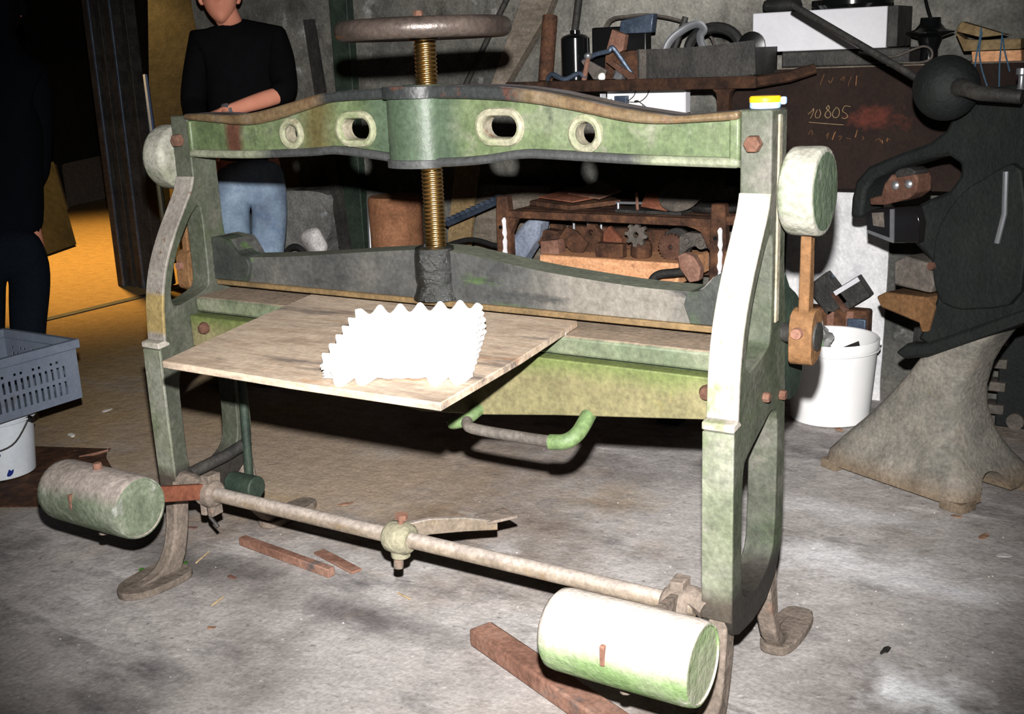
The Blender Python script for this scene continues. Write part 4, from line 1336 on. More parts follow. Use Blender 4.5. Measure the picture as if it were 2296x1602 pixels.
# clamp hanging lower right
cx = thing('bench_clamp', 'dark iron clamp with curved arm standing in front of the rack', 'clamp', (-.90, 1.66, 0))
bm = nb()
pxz(bm, [(-0.849, 0.644), (-0.819, 0.657), (-0.785, 0.643), (-0.759, 0.604), (-0.764, 0.558), (-0.802, 0.549), (-0.828, 0.583), (-0.84, 0.599)], 1.64, 1.68)
part('jaw', bm, 'rustbar', cx, .004)
bm = nb()
tube(bm, smooth_path([(-0.828, 1.66, 0.586), (-0.872, 1.66, 0.577), (-0.929, 1.66, 0.567), (-0.958, 1.66, 0.541), (-0.97, 1.66, 0.49)], 5), .016, 10)
part('curved_arm', bm, 'irondark', cx)
bm = nb()
box(bm, (-.93, 1.63, 0), (-.84, 1.70, .50))
part('stand', bm, 'irondark', cx, .004)

# cloth, boards, hose and bar left of the rack
bm = nb()
pts = [(-1.71, 0.578), (-1.69, 0.645), (-1.644, 0.694), (-1.589, 0.73), (-1.553, 0.716), (-1.57, 0.642), (-1.616, 0.583), (-1.651, 0.534), (-1.674, 0.494), (-1.723, 0.491)]
pxz(bm, [(p[0], p[1]) for p in pts] , 1.86, 1.96)
solo('cloth_bag', bm, 'bag', 'pale blue-grey cloth bundle hanging beside the left rack post', 'cloth', bevel=.02)
bm = nb()
prism(bm, [(-.06, 0), (.06, 0), (.06, 1.0), (-.06, 1.0)], (-2.24, 2.13, 0), V(.95, .1, 0).normalized(), V(.10, .12, 1).normalized(), .02)
solo('brown_plank', bm, 'woodtan', 'brown plank leaning on the wall beside the rust-coloured drum', 'plank')
bm = nb()
prism(bm, [(-.30, 0), (.34, 0), (.34, .80), (-.22, .80)], (-1.90, 2.23, 0), V(1, 0, 0), V(0, .07, 1).normalized(), .018)
solo('grey_board', bm, 'woodgrey', 'weathered grey board leaning on the wall left of the rack', 'board')
bm = nb()
a, b = V(*(-2.121, 2.0, 0.656)), V(*(-1.793, 1.95, 0.781))
tube(bm, [a, b], .014, 4)
for i in range(11):
    p = a.lerp(b, (i + .5) / 11)
    box(bm, p + V(-.009, -.012, .008), p + V(.009, .012, .024))
solo('notched_bar', bm, 'steelblue', 'blue-grey notched steel bar lying slanted against the rack post', 'bar', bevel=.0)
bm = nb()
tube(bm, smooth_path([(-2.134, 1.95, 0.547), (-2.05, 1.92, 0.58), (-1.929, 1.9, 0.609), (-1.813, 1.88, 0.598), (-1.752, 1.87, 0.562), (-1.72, 1.87, .30), (-1.74, 1.9, .012)], 6), .011, 8)
solo('rubber_hose', bm, 'rubber', 'black rubber hose arched beside the left rack post', 'hose')
bm = nb()
lathe(bm, [(.12, 0), (.128, .02), (.125, .25), (.13, .27), (.125, .50), (.128, .74), (.12, .755)], (-2.50, 2.12, 0), UZ, 32)
solo('rusty_drum', bm, 'drum', 'narrow orange-brown rusty drum standing against the wall', 'drum')
bm = nb(); cyl(bm, (-2.735, 2.18, 0), (-2.74, 2.22, .72), .012, n=10)
solo('thin_pipe', bm, 'steel', 'thin pale pipe standing against the wall beside the drum', 'pipe')
bm = nb(); box(bm, (-2.90, 2.22, 0), (-2.79, 2.27, 1.9))
solo('green_post', bm, 'irongreen', 'dark green post standing against the rough wall', 'post', bevel=.004)
bm = nb(); prism(bm, [(-.035, 0), (.035, 0), (.03, 1.6), (-.03, 1.6)], (-2.80, 2.16, 0), V(1, 0, 0), V(-.16, .06, 1).normalized(), .02)
solo('leaning_slat', bm, 'irondark', 'narrow dark slat leaning across the green post', 'slat')
bm = nb(); prism(bm, [(0, 0), (.05, 0), (.05, .6), (0, .6)], (-2.70, 2.26, 0), V(1, 0, 0), UZ, .05)
solo('grey_stake', bm, 'woodgrey', 'short grey stake between the thin pipe and the drum', 'stake', jag=.006)
# stone and pale stuff on the left
bm = nb()
pxz(bm, smooth2([(-3.375, 0.715), (-3.285, 0.741), (-3.131, 0.754), (-2.95, 0.745), (-2.941, 0.661), (-2.953, 0.571), (-3.005, 0.49), (-3.05, 0.407)], 3) + [(-3.05, 0.0), (-3.40, 0.0)], 2.16, 2.30)  # right curve: a wall shadow's edge built into the outline
solo('stone_slab', bm, 'stone', 'big grey stone slab standing at the wall behind the jeans', 'stone', bevel=.02, jag=.012)
bm = nb()
bmesh.ops.create_icosphere(bm, subdivisions=3, radius=.07, matrix=Matrix.Translation((-2.99, 2.08, 0.505)) @ Matrix.Diagonal((1, .6, .95, 1)))
for v in bm.verts:
    v.co += noise.noise_vector(v.co * 9) * .03
c_ = min(v.co.z for v in bm.verts)
st_ = solo('pale_stone', bm, 'stonewhite', 'pale broken stone lying on the heap before the stone slab', 'stone', smooth=0)
bm = nb()
bmesh.ops.create_icosphere(bm, subdivisions=3, radius=.20, matrix=Matrix.Translation((-3.08, 2.0, .18)) @ Matrix.Diagonal((1, .55, 1.25, 1)))
for v in bm.verts:
    v.co += noise.noise_vector(v.co * 7) * .05
    v.co.z = max(v.co.z, 0)
solo('rubble_heap', bm, 'rubber', 'dark heap of scrap below the pale stone', 'heap', smooth=30)
bm = nb()
tube(bm, [V(*(-3.062, 2.02, 0.429)) + V(.07 * math.cos(2 * PI * i / 24), 0, .07 * math.sin(2 * PI * i / 24)) for i in range(24)], .016, 8, True)
solo('rubber_ring', bm, 'rubber', 'black rubber ring lying beside the pale stone', 'ring')

# ================================================================== UPPER WALL SHELF
ws = thing('wall_shelf', 'dark iron wall shelf full of scrap above the machine', 'shelf', (-1.0, 2.0, 1.23))
bm = nb(); box(bm, (-1.62, 1.75, 1.238), (-.60, 2.33, 1.262))
part('shelf_plate', bm, 'rustshelf', ws, .003)
bm = nb(); box(bm, (-1.62, 1.742, 1.226), (-.60, 1.758, 1.268))
part('front_lip', bm, 'rustshelf', ws, .003)
for xx in (-.73, -1.55):
    bm = nb()
    pxz(bm, smooth2([(xx - .06, 1.235), (xx - .03, 1.215), (xx - .022, 1.17), (xx - .022, .98), (xx + .022, .98), (xx + .022, 1.17), (xx + .03, 1.215), (xx + .06, 1.235)], 3), 1.765, 1.80)
    part('bracket', bm, 'rustshelf', ws, .003)
    bm = nb(); box(bm, (xx - .02, 1.79, 1.0), (xx + .02, 2.33, 1.03))
    part('wall_strut', bm, 'rustshelf', ws, .003)
bm = nb()
tube(bm, [(-.62, 1.77, 1.245), (-.5, 1.80, 1.262), (-.42, 1.83, 1.285)], [.02, .02, .018], 8)
part('end_brace', bm, 'rustshelf', ws)
Z1 = 1.263
bm = nb()
lathe(bm, [(.05, 0), (.055, .006), (.055, .16), (.045, .17), (.02, .178), (.02, .19), (.001, .19)], (-1.375, 1.87, Z1), UZ, 26)
solo('black_canister', bm, 'gloss', 'shiny black cylindrical canister on the upper shelf', 'canister')
bm = nb()
cyl(bm, (-1.52, 1.88, Z1), (-1.53, 1.95, Z1 + .25), .03, n=14)
solo('red_brown_pipe', bm, 'rustdark', 'reddish brown pipe standing at the left of the upper shelf', 'pipe')
bm = nb()
tube(bm, smooth_path([(-1.475, 1.82, Z1 + .01), (-1.44, 1.80, Z1 + .03), (-1.38, 1.79, Z1 + .01), (-1.32, 1.79, Z1 + .03), (-1.29, 1.79, Z1 + .012)], 5), .009, 8)
solo('bent_strap', bm, 'steelblue', 'bent blue-grey strap at the foot of the black canister', 'strap')
hm = thing('hammer', 'hammer with a bright round head standing before the canister', 'hammer', (-1.285, 1.79, Z1))
bm = nb(); cyl(bm, (-1.298, 1.79, Z1), (-1.283, 1.80, Z1 + .085), .011, .009, 10)
part('shaft', bm, 'rustbar', hm)
bm = nb(); lathe(bm, [(.012, 0), (.016, .006), (.016, .014), (.01, .02), (.002, .022)], (-1.283, 1.80, Z1 + .083), UZ, 14)
part('head', bm, 'steel', hm)
flat('pierced_plate', [(-1.315, 1.338), (-1.29, 1.344), (-1.205, 1.301), (-1.221, 1.268), (-1.263, 1.269)], 1.80, .01, 'ironmid', 'grey pierced steel plate tilted on the upper shelf', 'scrap metal', 'scrap on the upper shelf', holes=[circ(*[(-1.294, 1.329)][0], .007, 10)])
flat('rusty_strap', [(-1.203, 1.333), (-1.177, 1.336), (-1.081, 1.282), (-1.083, 1.262), (-1.105, 1.263)], 1.785, .01, 'rust', 'long rusty strap sloping towards the steel tray', 'scrap metal', 'scrap on the upper shelf')
flat('iron_block', [(-1.242, 1.375), (-1.216, 1.449), (-1.16, 1.427), (-1.17, 1.372), (-1.189, 1.363)], 1.87, .03, 'rustbar', 'brownish iron block standing at the back of the scrap pile', 'scrap metal', 'scrap on the upper shelf')
flat('rust_sheet', [(-1.277, 1.266), (-1.272, 1.363), (-1.124, 1.37), (-1.125, 1.263)], 1.92, .012, 'rustdark', 'dark rusty sheet standing behind the pierced plate', 'scrap metal', 'scrap on the upper shelf')
bm = nb()
tube(bm, smooth_path([(-1.32, 1.83, 1.336), (-1.267, 1.83, 1.36), (-1.21, 1.83, 1.37), (-1.196, 1.84, 1.38), (-1.13, 1.86, Z1 + .02), (-1.13, 1.87, Z1 + .006)], 5), .009, 8)
solo('wrench', bm, 'steelblue', 'blue-grey bent wrench lying over the scrap on the upper shelf', 'wrench')
bm = nb()
bmesh.ops.create_icosphere(bm, subdivisions=2, radius=.028, matrix=Matrix.Translation((-1.165, 1.835, Z1 + .026)))
solo('steel_lump', bm, 'steel', 'small bright crumpled lump among the scrap on the shelf', 'scrap metal', jag=.02)
bm = nb()
bmesh.ops.create_icosphere(bm, subdivisions=2, radius=.016, matrix=Matrix.Translation((-1.22, 1.79, Z1 + .015)))
solo('white_pebble', bm, 'paper', 'small white lump at the front edge of the upper shelf', 'lump', jag=.004)
bm = nb()
tube(bm, smooth_path([(-1.46, 2.25, Z1), (-1.42, 2.22, Z1 + .21), (-1.30, 2.2, Z1 + .24), (-1.18, 2.2, Z1 + .235), (-1.05, 2.2, Z1 + .20), (-.95, 2.2, Z1 + .14), (-.92, 2.2, Z1)], 5), .012, 8, flat=.5)
solo('bent_hoop', bm, 'ironmid', 'wide bent iron hoop standing at the back of the upper shelf', 'hoop')
bm = nb()
prism(bm, [(-.12, 0), (.12, 0), (.12, .20), (-.12, .20)], (-1.28, 2.1, Z1), V(1, 0, 0), UZ, .05)
solo('dark_case', bm, 'black', 'black case standing behind the scrap on the upper shelf', 'case', bevel=.006)
bm = nb()
prism(bm, [(-.07, 0), (.07, 0), (.08, .07), (-.06, .05)], (-1.18, 2.03, Z1 + .17), V(1, 0, 0), V(0, 0, 1), .04)
for v in bm.verts: pass
solo('blue_block', bm, 'steelblue', 'dull blue block on top of the dark case', 'block', bevel=.004)
# steel tray with belts
ty = thing('steel_tray', 'dark grey sheet-steel tray at the right end of the upper shelf', 'tray', (-.83, 1.86, Z1))
bm = nb()
pxz(bm, [(-1.056, 1.373), (-0.967, 1.37), (-0.813, 1.373), (-0.697, 1.381), (-0.613, 1.387), (-0.606, 1.274), (-0.696, 1.264), (-0.812, 1.251), (-1.054, 1.258)], 1.755, 1.762)
part('front_panel', bm, 'irondark', ty)
bm = nb(); box(bm, (-1.05, 1.76, Z1), (-.615, 2.0, Z1 + .006)); part('tray_floor', bm, 'irondark', ty)
bm = nb(); box(bm, (-1.05, 1.99, Z1), (-.615, 1.997, Z1 + .10)); part('back_panel', bm, 'irondark', ty)
bm = nb(); box(bm, (-1.05, 1.76, Z1), (-1.043, 1.997, Z1 + .10)); part('end_panel', bm, 'irondark', ty)
bm = nb(); box(bm, (-.622, 1.76, Z1), (-.615, 1.997, Z1 + .10)); part('end_panel', bm, 'irondark', ty)
bm = nb(); box(bm, (-1.046, 1.750, Z1 + .004), (-1.018, 1.757, Z1 + .108)); part('corner_seam', bm, 'ironmid', ty)
bm = nb(); cyl(bm, (-1.0, 1.87, Z1 + .01), (-0.921, 1.88, 1.479), .012, n=8)
solo('dark_rod', bm, 'irondark', 'dark rod sticking up out of the steel tray', 'rod')
bm = nb()
tube(bm, smooth_path([(-1.0, 1.83, Z1 + .02), (-0.969, 1.83, 1.385), (-0.92, 1.85, 1.433), (-0.869, 1.86, 1.452), (-0.846, 1.87, 1.432), (-0.859, 1.87, 1.396), (-.80, 1.86, Z1 + .02)], 6), .016, 8, flat=.5)
solo('curved_strip', bm, 'steel', 'curled grey metal strip arching out of the steel tray', 'strip')
bm = nb()
tube(bm, [V(-.83, 1.93, Z1 + .10) + V(.10 * math.cos(2 * PI * i / 30), 0, .075 * math.sin(2 * PI * i / 30)) for i in range(30)], .02, 8, True)
solo('drive_belt', bm, 'rubber', 'black rubber belt coil standing in the steel tray', 'belt')
bm = nb()
lathe(bm, [(.03, 0), (.05, .01), (.05, .02), (.02, .03)], (-.67, 1.9, Z1 + .105), (0, -1, 0), 18)
solo('rubber_puck', bm, 'black', 'black round puck leaning in the right end of the tray', 'puck')
# electrical channel under the shelf
eb = thing('lamp_housing', 'white enamelled lamp channel with wires hung under the upper shelf', 'lamp', (-1.12, 1.99, 1.14))
bm = nb()
box(bm, (-1.30, 1.985, 1.13), (-.955, 1.99, 1.222)); 
bx_ = part('back_plate', bm, 'white', eb)
bm = nb(); box(bm, (-1.31, 1.95, 1.128), (-.95, 1.99, 1.134)); part('lower_edge', bm, 'whitebox', eb)
bm = nb(); box(bm, (-.956, 1.95, 1.128), (-.95, 1.99, 1.218)); part('end_plate', bm, 'whitebox', eb)
bm = nb(); box(bm, (-1.314, 1.95, 1.128), (-1.308, 1.99, 1.21)); part('end_plate', bm, 'whitebox', eb)
bm = nb(); box(bm, (-1.33, 1.96, 1.222), (-.94, 2.0, 1.24)); part('hanger', bm, 'irondark', eb)
bm = nb(); box(bm, (-1.255, 1.955, 1.155), (-1.205, 1.985, 1.20)); cyl(bm, (-1.23, 1.956, 1.176), (-1.23, 1.95, 1.176), .004, n=8)
part('terminal_box', bm, 'steelblue', eb, .003)
for pts in ([(-1.205, 1.978, 1.18), (-1.18, 1.976, 1.198), (-1.172, 1.98, 1.221)], [(-1.205, 1.978, 1.176), (-1.155, 1.972, 1.176), (-1.125, 1.974, 1.196), (-1.115, 1.98, 1.221)],
            [(-1.155, 1.972, 1.176), (-1.13, 1.974, 1.158), (-1.11, 1.978, 1.136)], [(-1.14, 1.974, 1.162), (-1.155, 1.976, 1.15), (-1.16, 1.978, 1.136)], [(-1.255, 1.978, 1.17), (-1.275, 1.974, 1.165), (-1.285, 1.976, 1.18), (-1.278, 1.98, 1.188)]):
    bm = nb()
    tube(bm, smooth_path(pts, 5), .0018, 6)
    part('wire', bm, 'irondark', eb)
bm = nb(); bmesh.ops.create_uvsphere(bm, u_segments=10, v_segments=6, radius=.008, matrix=Matrix.Translation((-1.165, 1.97, 1.178)) @ Matrix.Diagonal((1.3, 1, .6, 1)))
part('wire_joint', bm, 'irondark', eb)

# ================================================================== RIGHT SHELF, CHALKED SHEET, WHITE BOX
rs_ = thing('plank_shelf', 'dark plank shelf on the wall above the rusty chalked sheet', 'shelf', (-.1, 2.1, 1.26))
bm = nb(); box(bm, (-.60, 1.985, 1.262), (.75, 2.33, 1.287)); part('plank', bm, 'woodgrey', rs_, .003)
for xx in (-.35, .45):
    bm = nb(); pyz(bm, [(2.0, 1.262), (2.33, 1.262), (2.33, 1.0), (2.30, 1.0), (2.02, 1.235)], xx, xx + .03); part('bracket', bm, 'rustdark', rs_)
sht = thing('rusty_sheet', 'large rust-brown steel sheet with chalked number hanging below the plank shelf', 'metal sheet', (-.3, 1.975, .80))
bm = nb(); box(bm, (-.80, 1.970, .86), (.55, 1.982, 1.282)); part('sheet', bm, 'rustplate', sht, .002)
YS = 1.9685
def chalk(strokes, m, wdt, name):
    for s in strokes:
        bm = nb()
        pts = [(p[0], YS, p[1]) for p in s]
        if len(pts) > 2: pts = smooth_path(pts, 4)
        tube(bm, pts, wdt, 6, flat=.5)
        part(name, bm, m, sht)
NUM = [[(-0.486, 1.124), (-0.473, 1.135), (-0.467, 1.144), (-0.468, 1.13), (-0.477, 1.109)],
       [(-0.453, 1.14), (-0.46, 1.124), (-0.458, 1.112), (-0.447, 1.112), (-0.441, 1.126), (-0.446, 1.141)],
       [(-0.413, 1.152), (-0.421, 1.146), (-0.416, 1.138), (-0.407, 1.13), (-0.405, 1.118), (-0.415, 1.11), (-0.425, 1.118), (-0.422, 1.13), (-0.414, 1.138), (-0.41, 1.147), (-0.415, 1.155)],
       [(-0.387, 1.145), (-0.396, 1.133), (-0.398, 1.119), (-0.389, 1.111), (-0.378, 1.116), (-0.374, 1.13), (-0.378, 1.142), (-0.387, 1.147)],
       [(-0.336, 1.148), (-0.35, 1.152), (-0.359, 1.148), (-0.363, 1.133), (-0.35, 1.125), (-0.345, 1.114), (-0.355, 1.108), (-0.366, 1.111)],
       [(-0.482, 1.096), (-0.424, 1.091), (-0.357, 1.086)]]
chalk(NUM, 'chalk', .0022, 'chalk_stroke')
OLD = [[(-0.432, 1.263), (-0.446, 1.226)], [(-0.416, 1.241), (-0.409, 1.231), (-0.4, 1.25)], [(-0.375, 1.24), (-0.361, 1.252), (-0.365, 1.237)], [(-0.336, 1.251), (-0.344, 1.233), (-0.346, 1.219)], [(-0.318, 1.254), (-0.32, 1.22)],
       [(-0.484, 1.052), (-0.473, 1.068), (-0.468, 1.052)], [(-0.419, 1.046), (-0.41, 1.059), (-0.416, 1.037)], [(-0.396, 1.034), (-0.389, 1.055), (-0.384, 1.062)], [(-0.374, 1.046), (-0.362, 1.046), (-0.371, 1.034)], [(-0.347, 1.041), (-0.33, 1.037)],
       [(-0.309, 1.068), (-0.315, 1.043)], [(-0.29, 1.046), (-0.285, 1.04), (-0.291, 1.034)], [(-0.246, 1.031), (-0.231, 1.039), (-0.227, 1.028)], [(-0.222, 1.034), (-0.22, 1.022)], [(-0.205, 1.028), (-0.204, 1.04), (-0.196, 1.034)]]
chalk(OLD, 'chalkdim', .0018, 'faded_stroke')
tb = thing('timber_block', 'dark timber lying on the plank shelf under the white box', 'timber', (-.45, 2.1, 1.287))
bm = nb(); box(bm, (-.60, 2.0, 1.287), (-.15, 2.22, 1.343)); part('beam', bm, 'irondark', tb, .006)
wb = thing('white_box', 'long white enamelled box on the right wall shelf', 'box', (-.46, 2.1, 1.344))
bm = nb(); box(bm, (-.711, 2.0, 1.344), (-.232, 2.2, 1.482)); part('case', bm, 'whitebox', wb, .004)
bm = nb(); box(bm, (-.231, 2.003, 1.346), (-.195, 2.2, 1.482)); part('end_cap', bm, 'irondark', wb, .003)
bm = nb(); lathe(bm, [(.02, 0), (.13, 0), (.14, .012), (.14, .03), (.05, .04)], (-.38, 2.1, 1.483), UZ, 32)
solo('black_dish', bm, 'gloss', 'glossy black round dish on top of the white box', 'dish')
bm = nb(); box(bm, (-.70, 2.05, 1.483), (-.58, 2.18, 1.53))
solo('dark_cushion', bm, 'rubber', 'dark lump on the left end of the white box', 'lump', bevel=.02)
lm = thing('desk_lamp', 'glossy black lamp standing on the plank shelf beside the white box', 'lamp', (-.105, 2.08, 1.287))
bm = nb(); lathe(bm, [(.02, 0), (.03, .004), (.028, .05), (.04, .085), (.078, .098), (.08, .103), (.05, .112), (.035, .13), (.033, .15)], (-.105, 2.08, 1.288), UZ, 32); part('shade', bm, 'gloss', lm)
bm = nb(); tube(bm, smooth_path([(-.105, 2.08, 1.437), (-.13, 2.1, 1.50), (-.16, 2.15, 1.60), (-.16, 2.3, 1.62)], 5), .005, 6); part('cord', bm, 'black', lm)
bm = nb()
tube(bm, smooth_path([(-0.321, 1.99, 1.331), (-0.26, 1.99, 1.32), (-0.199, 1.99, 1.314), (-0.141, 1.99, 1.334), (-0.102, 1.99, 1.344), (-0.078, 1.99, 1.331), (-0.077, 1.99, 1.305), (-0.11, 1.99, 1.292), (-0.191, 1.99, 1.294), (-0.281, 1.99, 1.295)], 5), .007, 8, flat=.6)
o = solo('drive_belt', bm, 'ironmid', 'grey looped drive belt hanging over the front of the plank shelf', 'belt')
for i, (pts, y_, m_, lb) in enumerate((([(-0.019, 1.389), (-0.002, 1.42), (0.141, 1.371), (0.065, 1.365)], 2.06, 'woodtan', 'splintered upper piece of tan wood on the plank shelf'),
        ([(-0.011, 1.386), (0.021, 1.362), (0.071, 1.357), (0.194, 1.357), (0.196, 1.324), (0.019, 1.323)], 2.02, 'woodtan', 'lower tan wooden block on the plank shelf at the right edge'),
        ([(0.042, 1.321), (0.196, 1.321), (0.199, 1.284), (0.047, 1.283)], 2.03, 'wood', 'brown wooden block under the tan wooden pieces'))):
    bm = nb(); pxz(bm, pts, y_, y_ + .08); solo('wood_piece', bm, m_, lb, 'wood', group='wood pieces on the plank shelf', bevel=.003)
for i, (pts, lb) in enumerate((([(2200,62),(2196,90),(2190,120),(2184,162)], 'leftmost thin blue wire hanging from the wood pieces'), ([(2202,70),(2196,110),(2200,150),(2213,193)], 'curving blue wire second from the left below the wood'), ([(2248,70),(2244,110),(2241,150),(2240,195)], 'straight blue wire hanging third from the left'), ([(2249,85),(2252,110),(2258,135),(2264,160)], 'rightmost short blue wire hanging from the wood'))):
    pass
W1 = [[(0.08, 1.965, 1.396), (0.077, 1.965, 1.357), (0.071, 1.965, 1.315), (0.067, 1.965, 1.256)], [(0.083, 1.965, 1.385), (0.079, 1.965, 1.329), (0.088, 1.965, 1.272), (0.11, 1.965, 1.21)], [(0.146, 1.965, 1.382), (0.144, 1.965, 1.326), (0.144, 1.965, 1.27), (0.147, 1.965, 1.207)], [(0.149, 1.965, 1.361), (0.155, 1.965, 1.326), (0.165, 1.965, 1.291), (0.176, 1.965, 1.255)]]
WL = ['leftmost thin blue wire hanging from the wood pieces', 'curving blue wire second from the left below the wood', 'straight blue wire hanging third from the left', 'rightmost short blue wire hanging from the wood']
for pts, lb in zip(W1, WL):
    bm = nb(); tube(bm, smooth_path(pts, 5), .0026, 6); solo('blue_wire', bm, 'wire', lb, 'wire', group='blue wires on the shelf')

# limewashed sheet and scrap below
bm = nb()
g = []
for j in range(26):
    row = []
    for i in range(26):
        x = -.66 + .40 * i / 25  # width cut short, shaping in the shadow of the press
        z = .0 + .85 * j / 25
        p = V(x, 2.30 - .05 * (1 - j / 25), z)
        k = noise.noise(p * 9) * .5 + noise.noise(p * 24) * .35
        row.append((bm.verts.new(p + V(0, k * .022, 0)), bm.verts.new(p + V(0, k * .022 + .012, 0))))
    g.append(row)
for j in range(25):
    for i in range(25):
        bm.faces.new([g[j][i][0], g[j][i + 1][0], g[j + 1][i + 1][0], g[j + 1][i][0]])
        bm.faces.new([g[j][i][1], g[j + 1][i][1], g[j + 1][i + 1][1], g[j][i + 1][1]])
for k in range(25):
    for a, b in (((0, k), (0, k + 1)), ((25, k), (25, k + 1)), ((k, 0), (k + 1, 0)), ((k, 25), (k + 1, 25))):
        bm.faces.new((g[a[0]][a[1]][0], g[b[0]][b[1]][0], g[b[0]][b[1]][1], g[a[0]][a[1]][1]))
solo('whitewashed_board', bm, 'whitesheet', 'rough whitewashed board standing against the wall under the rusty sheet', 'board', smooth=50)
eng = thing('engine_block', 'rusty brown cast block behind the white rubbish bucket', 'machine part', (-.42, 2.2, 0))
bm = nb(); box(bm, (-.56, 2.165, 0), (-.295, 2.235, .375)); part('block', bm, 'rustdark', eng, .01)
for i in range(3):
    bm = nb(); box(bm, (-.53 + i * .075, 2.16, .12), (-.50 + i * .075, 2.18, .37)); part('rib', bm, 'rustbar', eng, .006)
bm = nb(); box(bm, (-.375, 2.158, .24), (-.30, 2.175, .345)); part('blue_grey_cover', bm, 'steelblue', eng, .006)
RY = lambda a: Matrix.Rotation(a, 3, 'Y')
for i, (c, s, a, m_, lb) in enumerate((((-.455, 2.19, .43), (.05, .03, .07), -.7, 'irondark', 'dark tilted housing lying on the rusty block'),
                                        ((-.36, 2.19, .44), (.055, .03, .045), -.62, 'irondark', 'black box with pale edge tilted on the rusty block'),
                                        ((-.405, 2.185, .405), (.045, .025, .015), .9, 'rust', 'narrow reddish piece wedged between the tilted boxes'))):
    bm = nb(); box(bm, V(*c) - V(*s), V(*c) + V(*s), RY(a))
    o = solo('scrap_box', bm, m_, lb, 'scrap metal', group='scrap on the rusty block', bevel=.004)
    if i == 1:
        bm = nb(); box(bm, V(*c) + V(-s[0], -s[1] - .002, s[2] - .02), V(*c) + V(s[0], -s[1] + .002, s[2] - .002), RY(a), V(*c)); part('pale_edge', bm, 'whitebox', o)
bm = nb(); tube(bm, [(-.55, 2.2, .40), (-.50, 2.19, .43), (-.44, 2.19, .50)], .008, 8)
solo('steel_strip', bm, 'steelblue', 'steel strip slanting over the left of the rusty block', 'strip')

# timbers on the wall
bm = nb(); pxz(bm, [(-1.793, 1.705), (-1.641, 1.694), (-1.722, 1.537), (-1.95, 1.237), (-2.026, 1.238)], 2.25, 2.31)
solo('wall_brace', bm, 'woodgrey', 'slanting grey timber brace on the wall left of the upper shelf', 'timber', bevel=.004)
bm = nb(); cyl(bm, (-1.916, 2.3, 1.66), (-2.255, 2.3, 1.15), .013, n=10)
solo('slanting_rod', bm, 'irondark', 'dark slanting rod in front of the wall right of the wheel', 'rod')
bm = nb(); cyl(bm, (-1.53, 2.2, 1.615), (-1.62, 2.25, 1.27), .016, n=10)
solo('slanting_bar', bm, 'irondark', 'dark slanting bar behind the black canister', 'bar')

# ================================================================== FAR LEFT ROOM
hp = [((-5.317, 2.775, 0.0), .035, 'steelblue', 'leftmost tall steel profile standing in the doorway'), ((-5.238, 2.789, 0.0), .03, 'irondark', 'second tall steel profile standing in the doorway'), ((-5.131, 2.783, 0.0), .035, 'steelblue', 'third tall steel profile standing in the doorway'), ((-5.146, 2.905, 0.0), .04, 'irondark', 'fourth and widest tall steel profile in the doorway')]
for p, w_, m_, lb in hp:
    t = thing('steel_profile', lb, 'profile', p, 'steel profiles in the doorway')
    p = V(*p)
    bm = nb(); box(bm, p + V(-w_, -w_, 0), p + V(w_, w_, 2.5)); part('web', bm, 'irondark', t, .003)
    bm = nb(); box(bm, p + V(w_ * .7, -w_ - .012, 0), p + V(w_ * 1.2, -w_, 2.5)); part('flange', bm, m_, t, .003)
def leaner(name, q, m, t_, label, cat):
    bm = nb()
    q = [V(*p) for p in q]
    nrm = (q[1] - q[0]).cross(q[3] - q[0]).normalized()
    a = [bm.verts.new(p) for p in q]
    b = [bm.verts.new(p + nrm * t_) for p in q]
    bm.faces.new(a); bm.faces.new(b[::-1])
    for i in range(4):
        bm.faces.new((a[i], b[i], b[(i + 1) % 4], a[(i + 1) % 4]))
    return solo(name, bm, m, label, cat)
leaner('dark_chipboard', [(-6.957, 3.33, 0.0), (-7.186, 3.784, 0.0), (-7.68, 4.037, 0.64), (-7.462, 3.577, 0.645)], 'darkwall', .04, 'tall dark panel leaning in the lit room at the left', 'panel')
leaner('pale_chipboard', [(-9.598, 5.563, 0.0), (-9.917, 6.5, 0.0), (-10.313, 6.754, 0.441), (-9.963, 5.827, 0.414)], 'woodgrey', .04, 'pale panel leaning at the far end of the lit room', 'panel')
leaner('panel_strip', [(-9.186, 5.192, 0.031), (-9.201, 5.256, 0.026), (-9.621, 5.49, 0.452), (-9.605, 5.423, 0.45)], 'woodtan', .03, 'narrow tan strip leaning beside the pale panel', 'strip')
leaner('far_chipboard', [(-10.125, 5.828, -0.038), (-10.36, 6.819, -0.036), (-10.952, 7.307, 1.551), (-10.68, 6.312, 1.465)], 'darkwall', .05, 'big dark panel behind the pale one in the lit room', 'panel')
bm = nb(); a = V(*(-4.975, 2.875, -0.0)); b = V(*(-5.767, 3.524, 1.337))
tube(bm, [a + V(0, 0, .02), b], .02, 8)
solo('blue_pole', bm, mat('blue_pole_paint', [(40, 70, 130)], 5, .5), 'thin blue pole leaning behind the left frame of the machine', 'pole')
bm = nb(); a = V(*(-4.94, 2.919, 0.0)); b = V(*(-5.533, 3.449, 0.939))
tube(bm, [a + V(0, 0, .02), b], .022, 6)
solo('wooden_pole', bm, 'woodtan', 'brown wooden pole leaning beside the blue pole', 'pole')
leaner('dark_board', [(-5.839, 3.464, 0.0), (-5.493, 3.686, 0.0), (-5.913, 4.311, 2.067), (-6.254, 4.097, 2.082)], 'darkwall', .05, 'dark brown panel standing behind the steel profiles', 'panel')

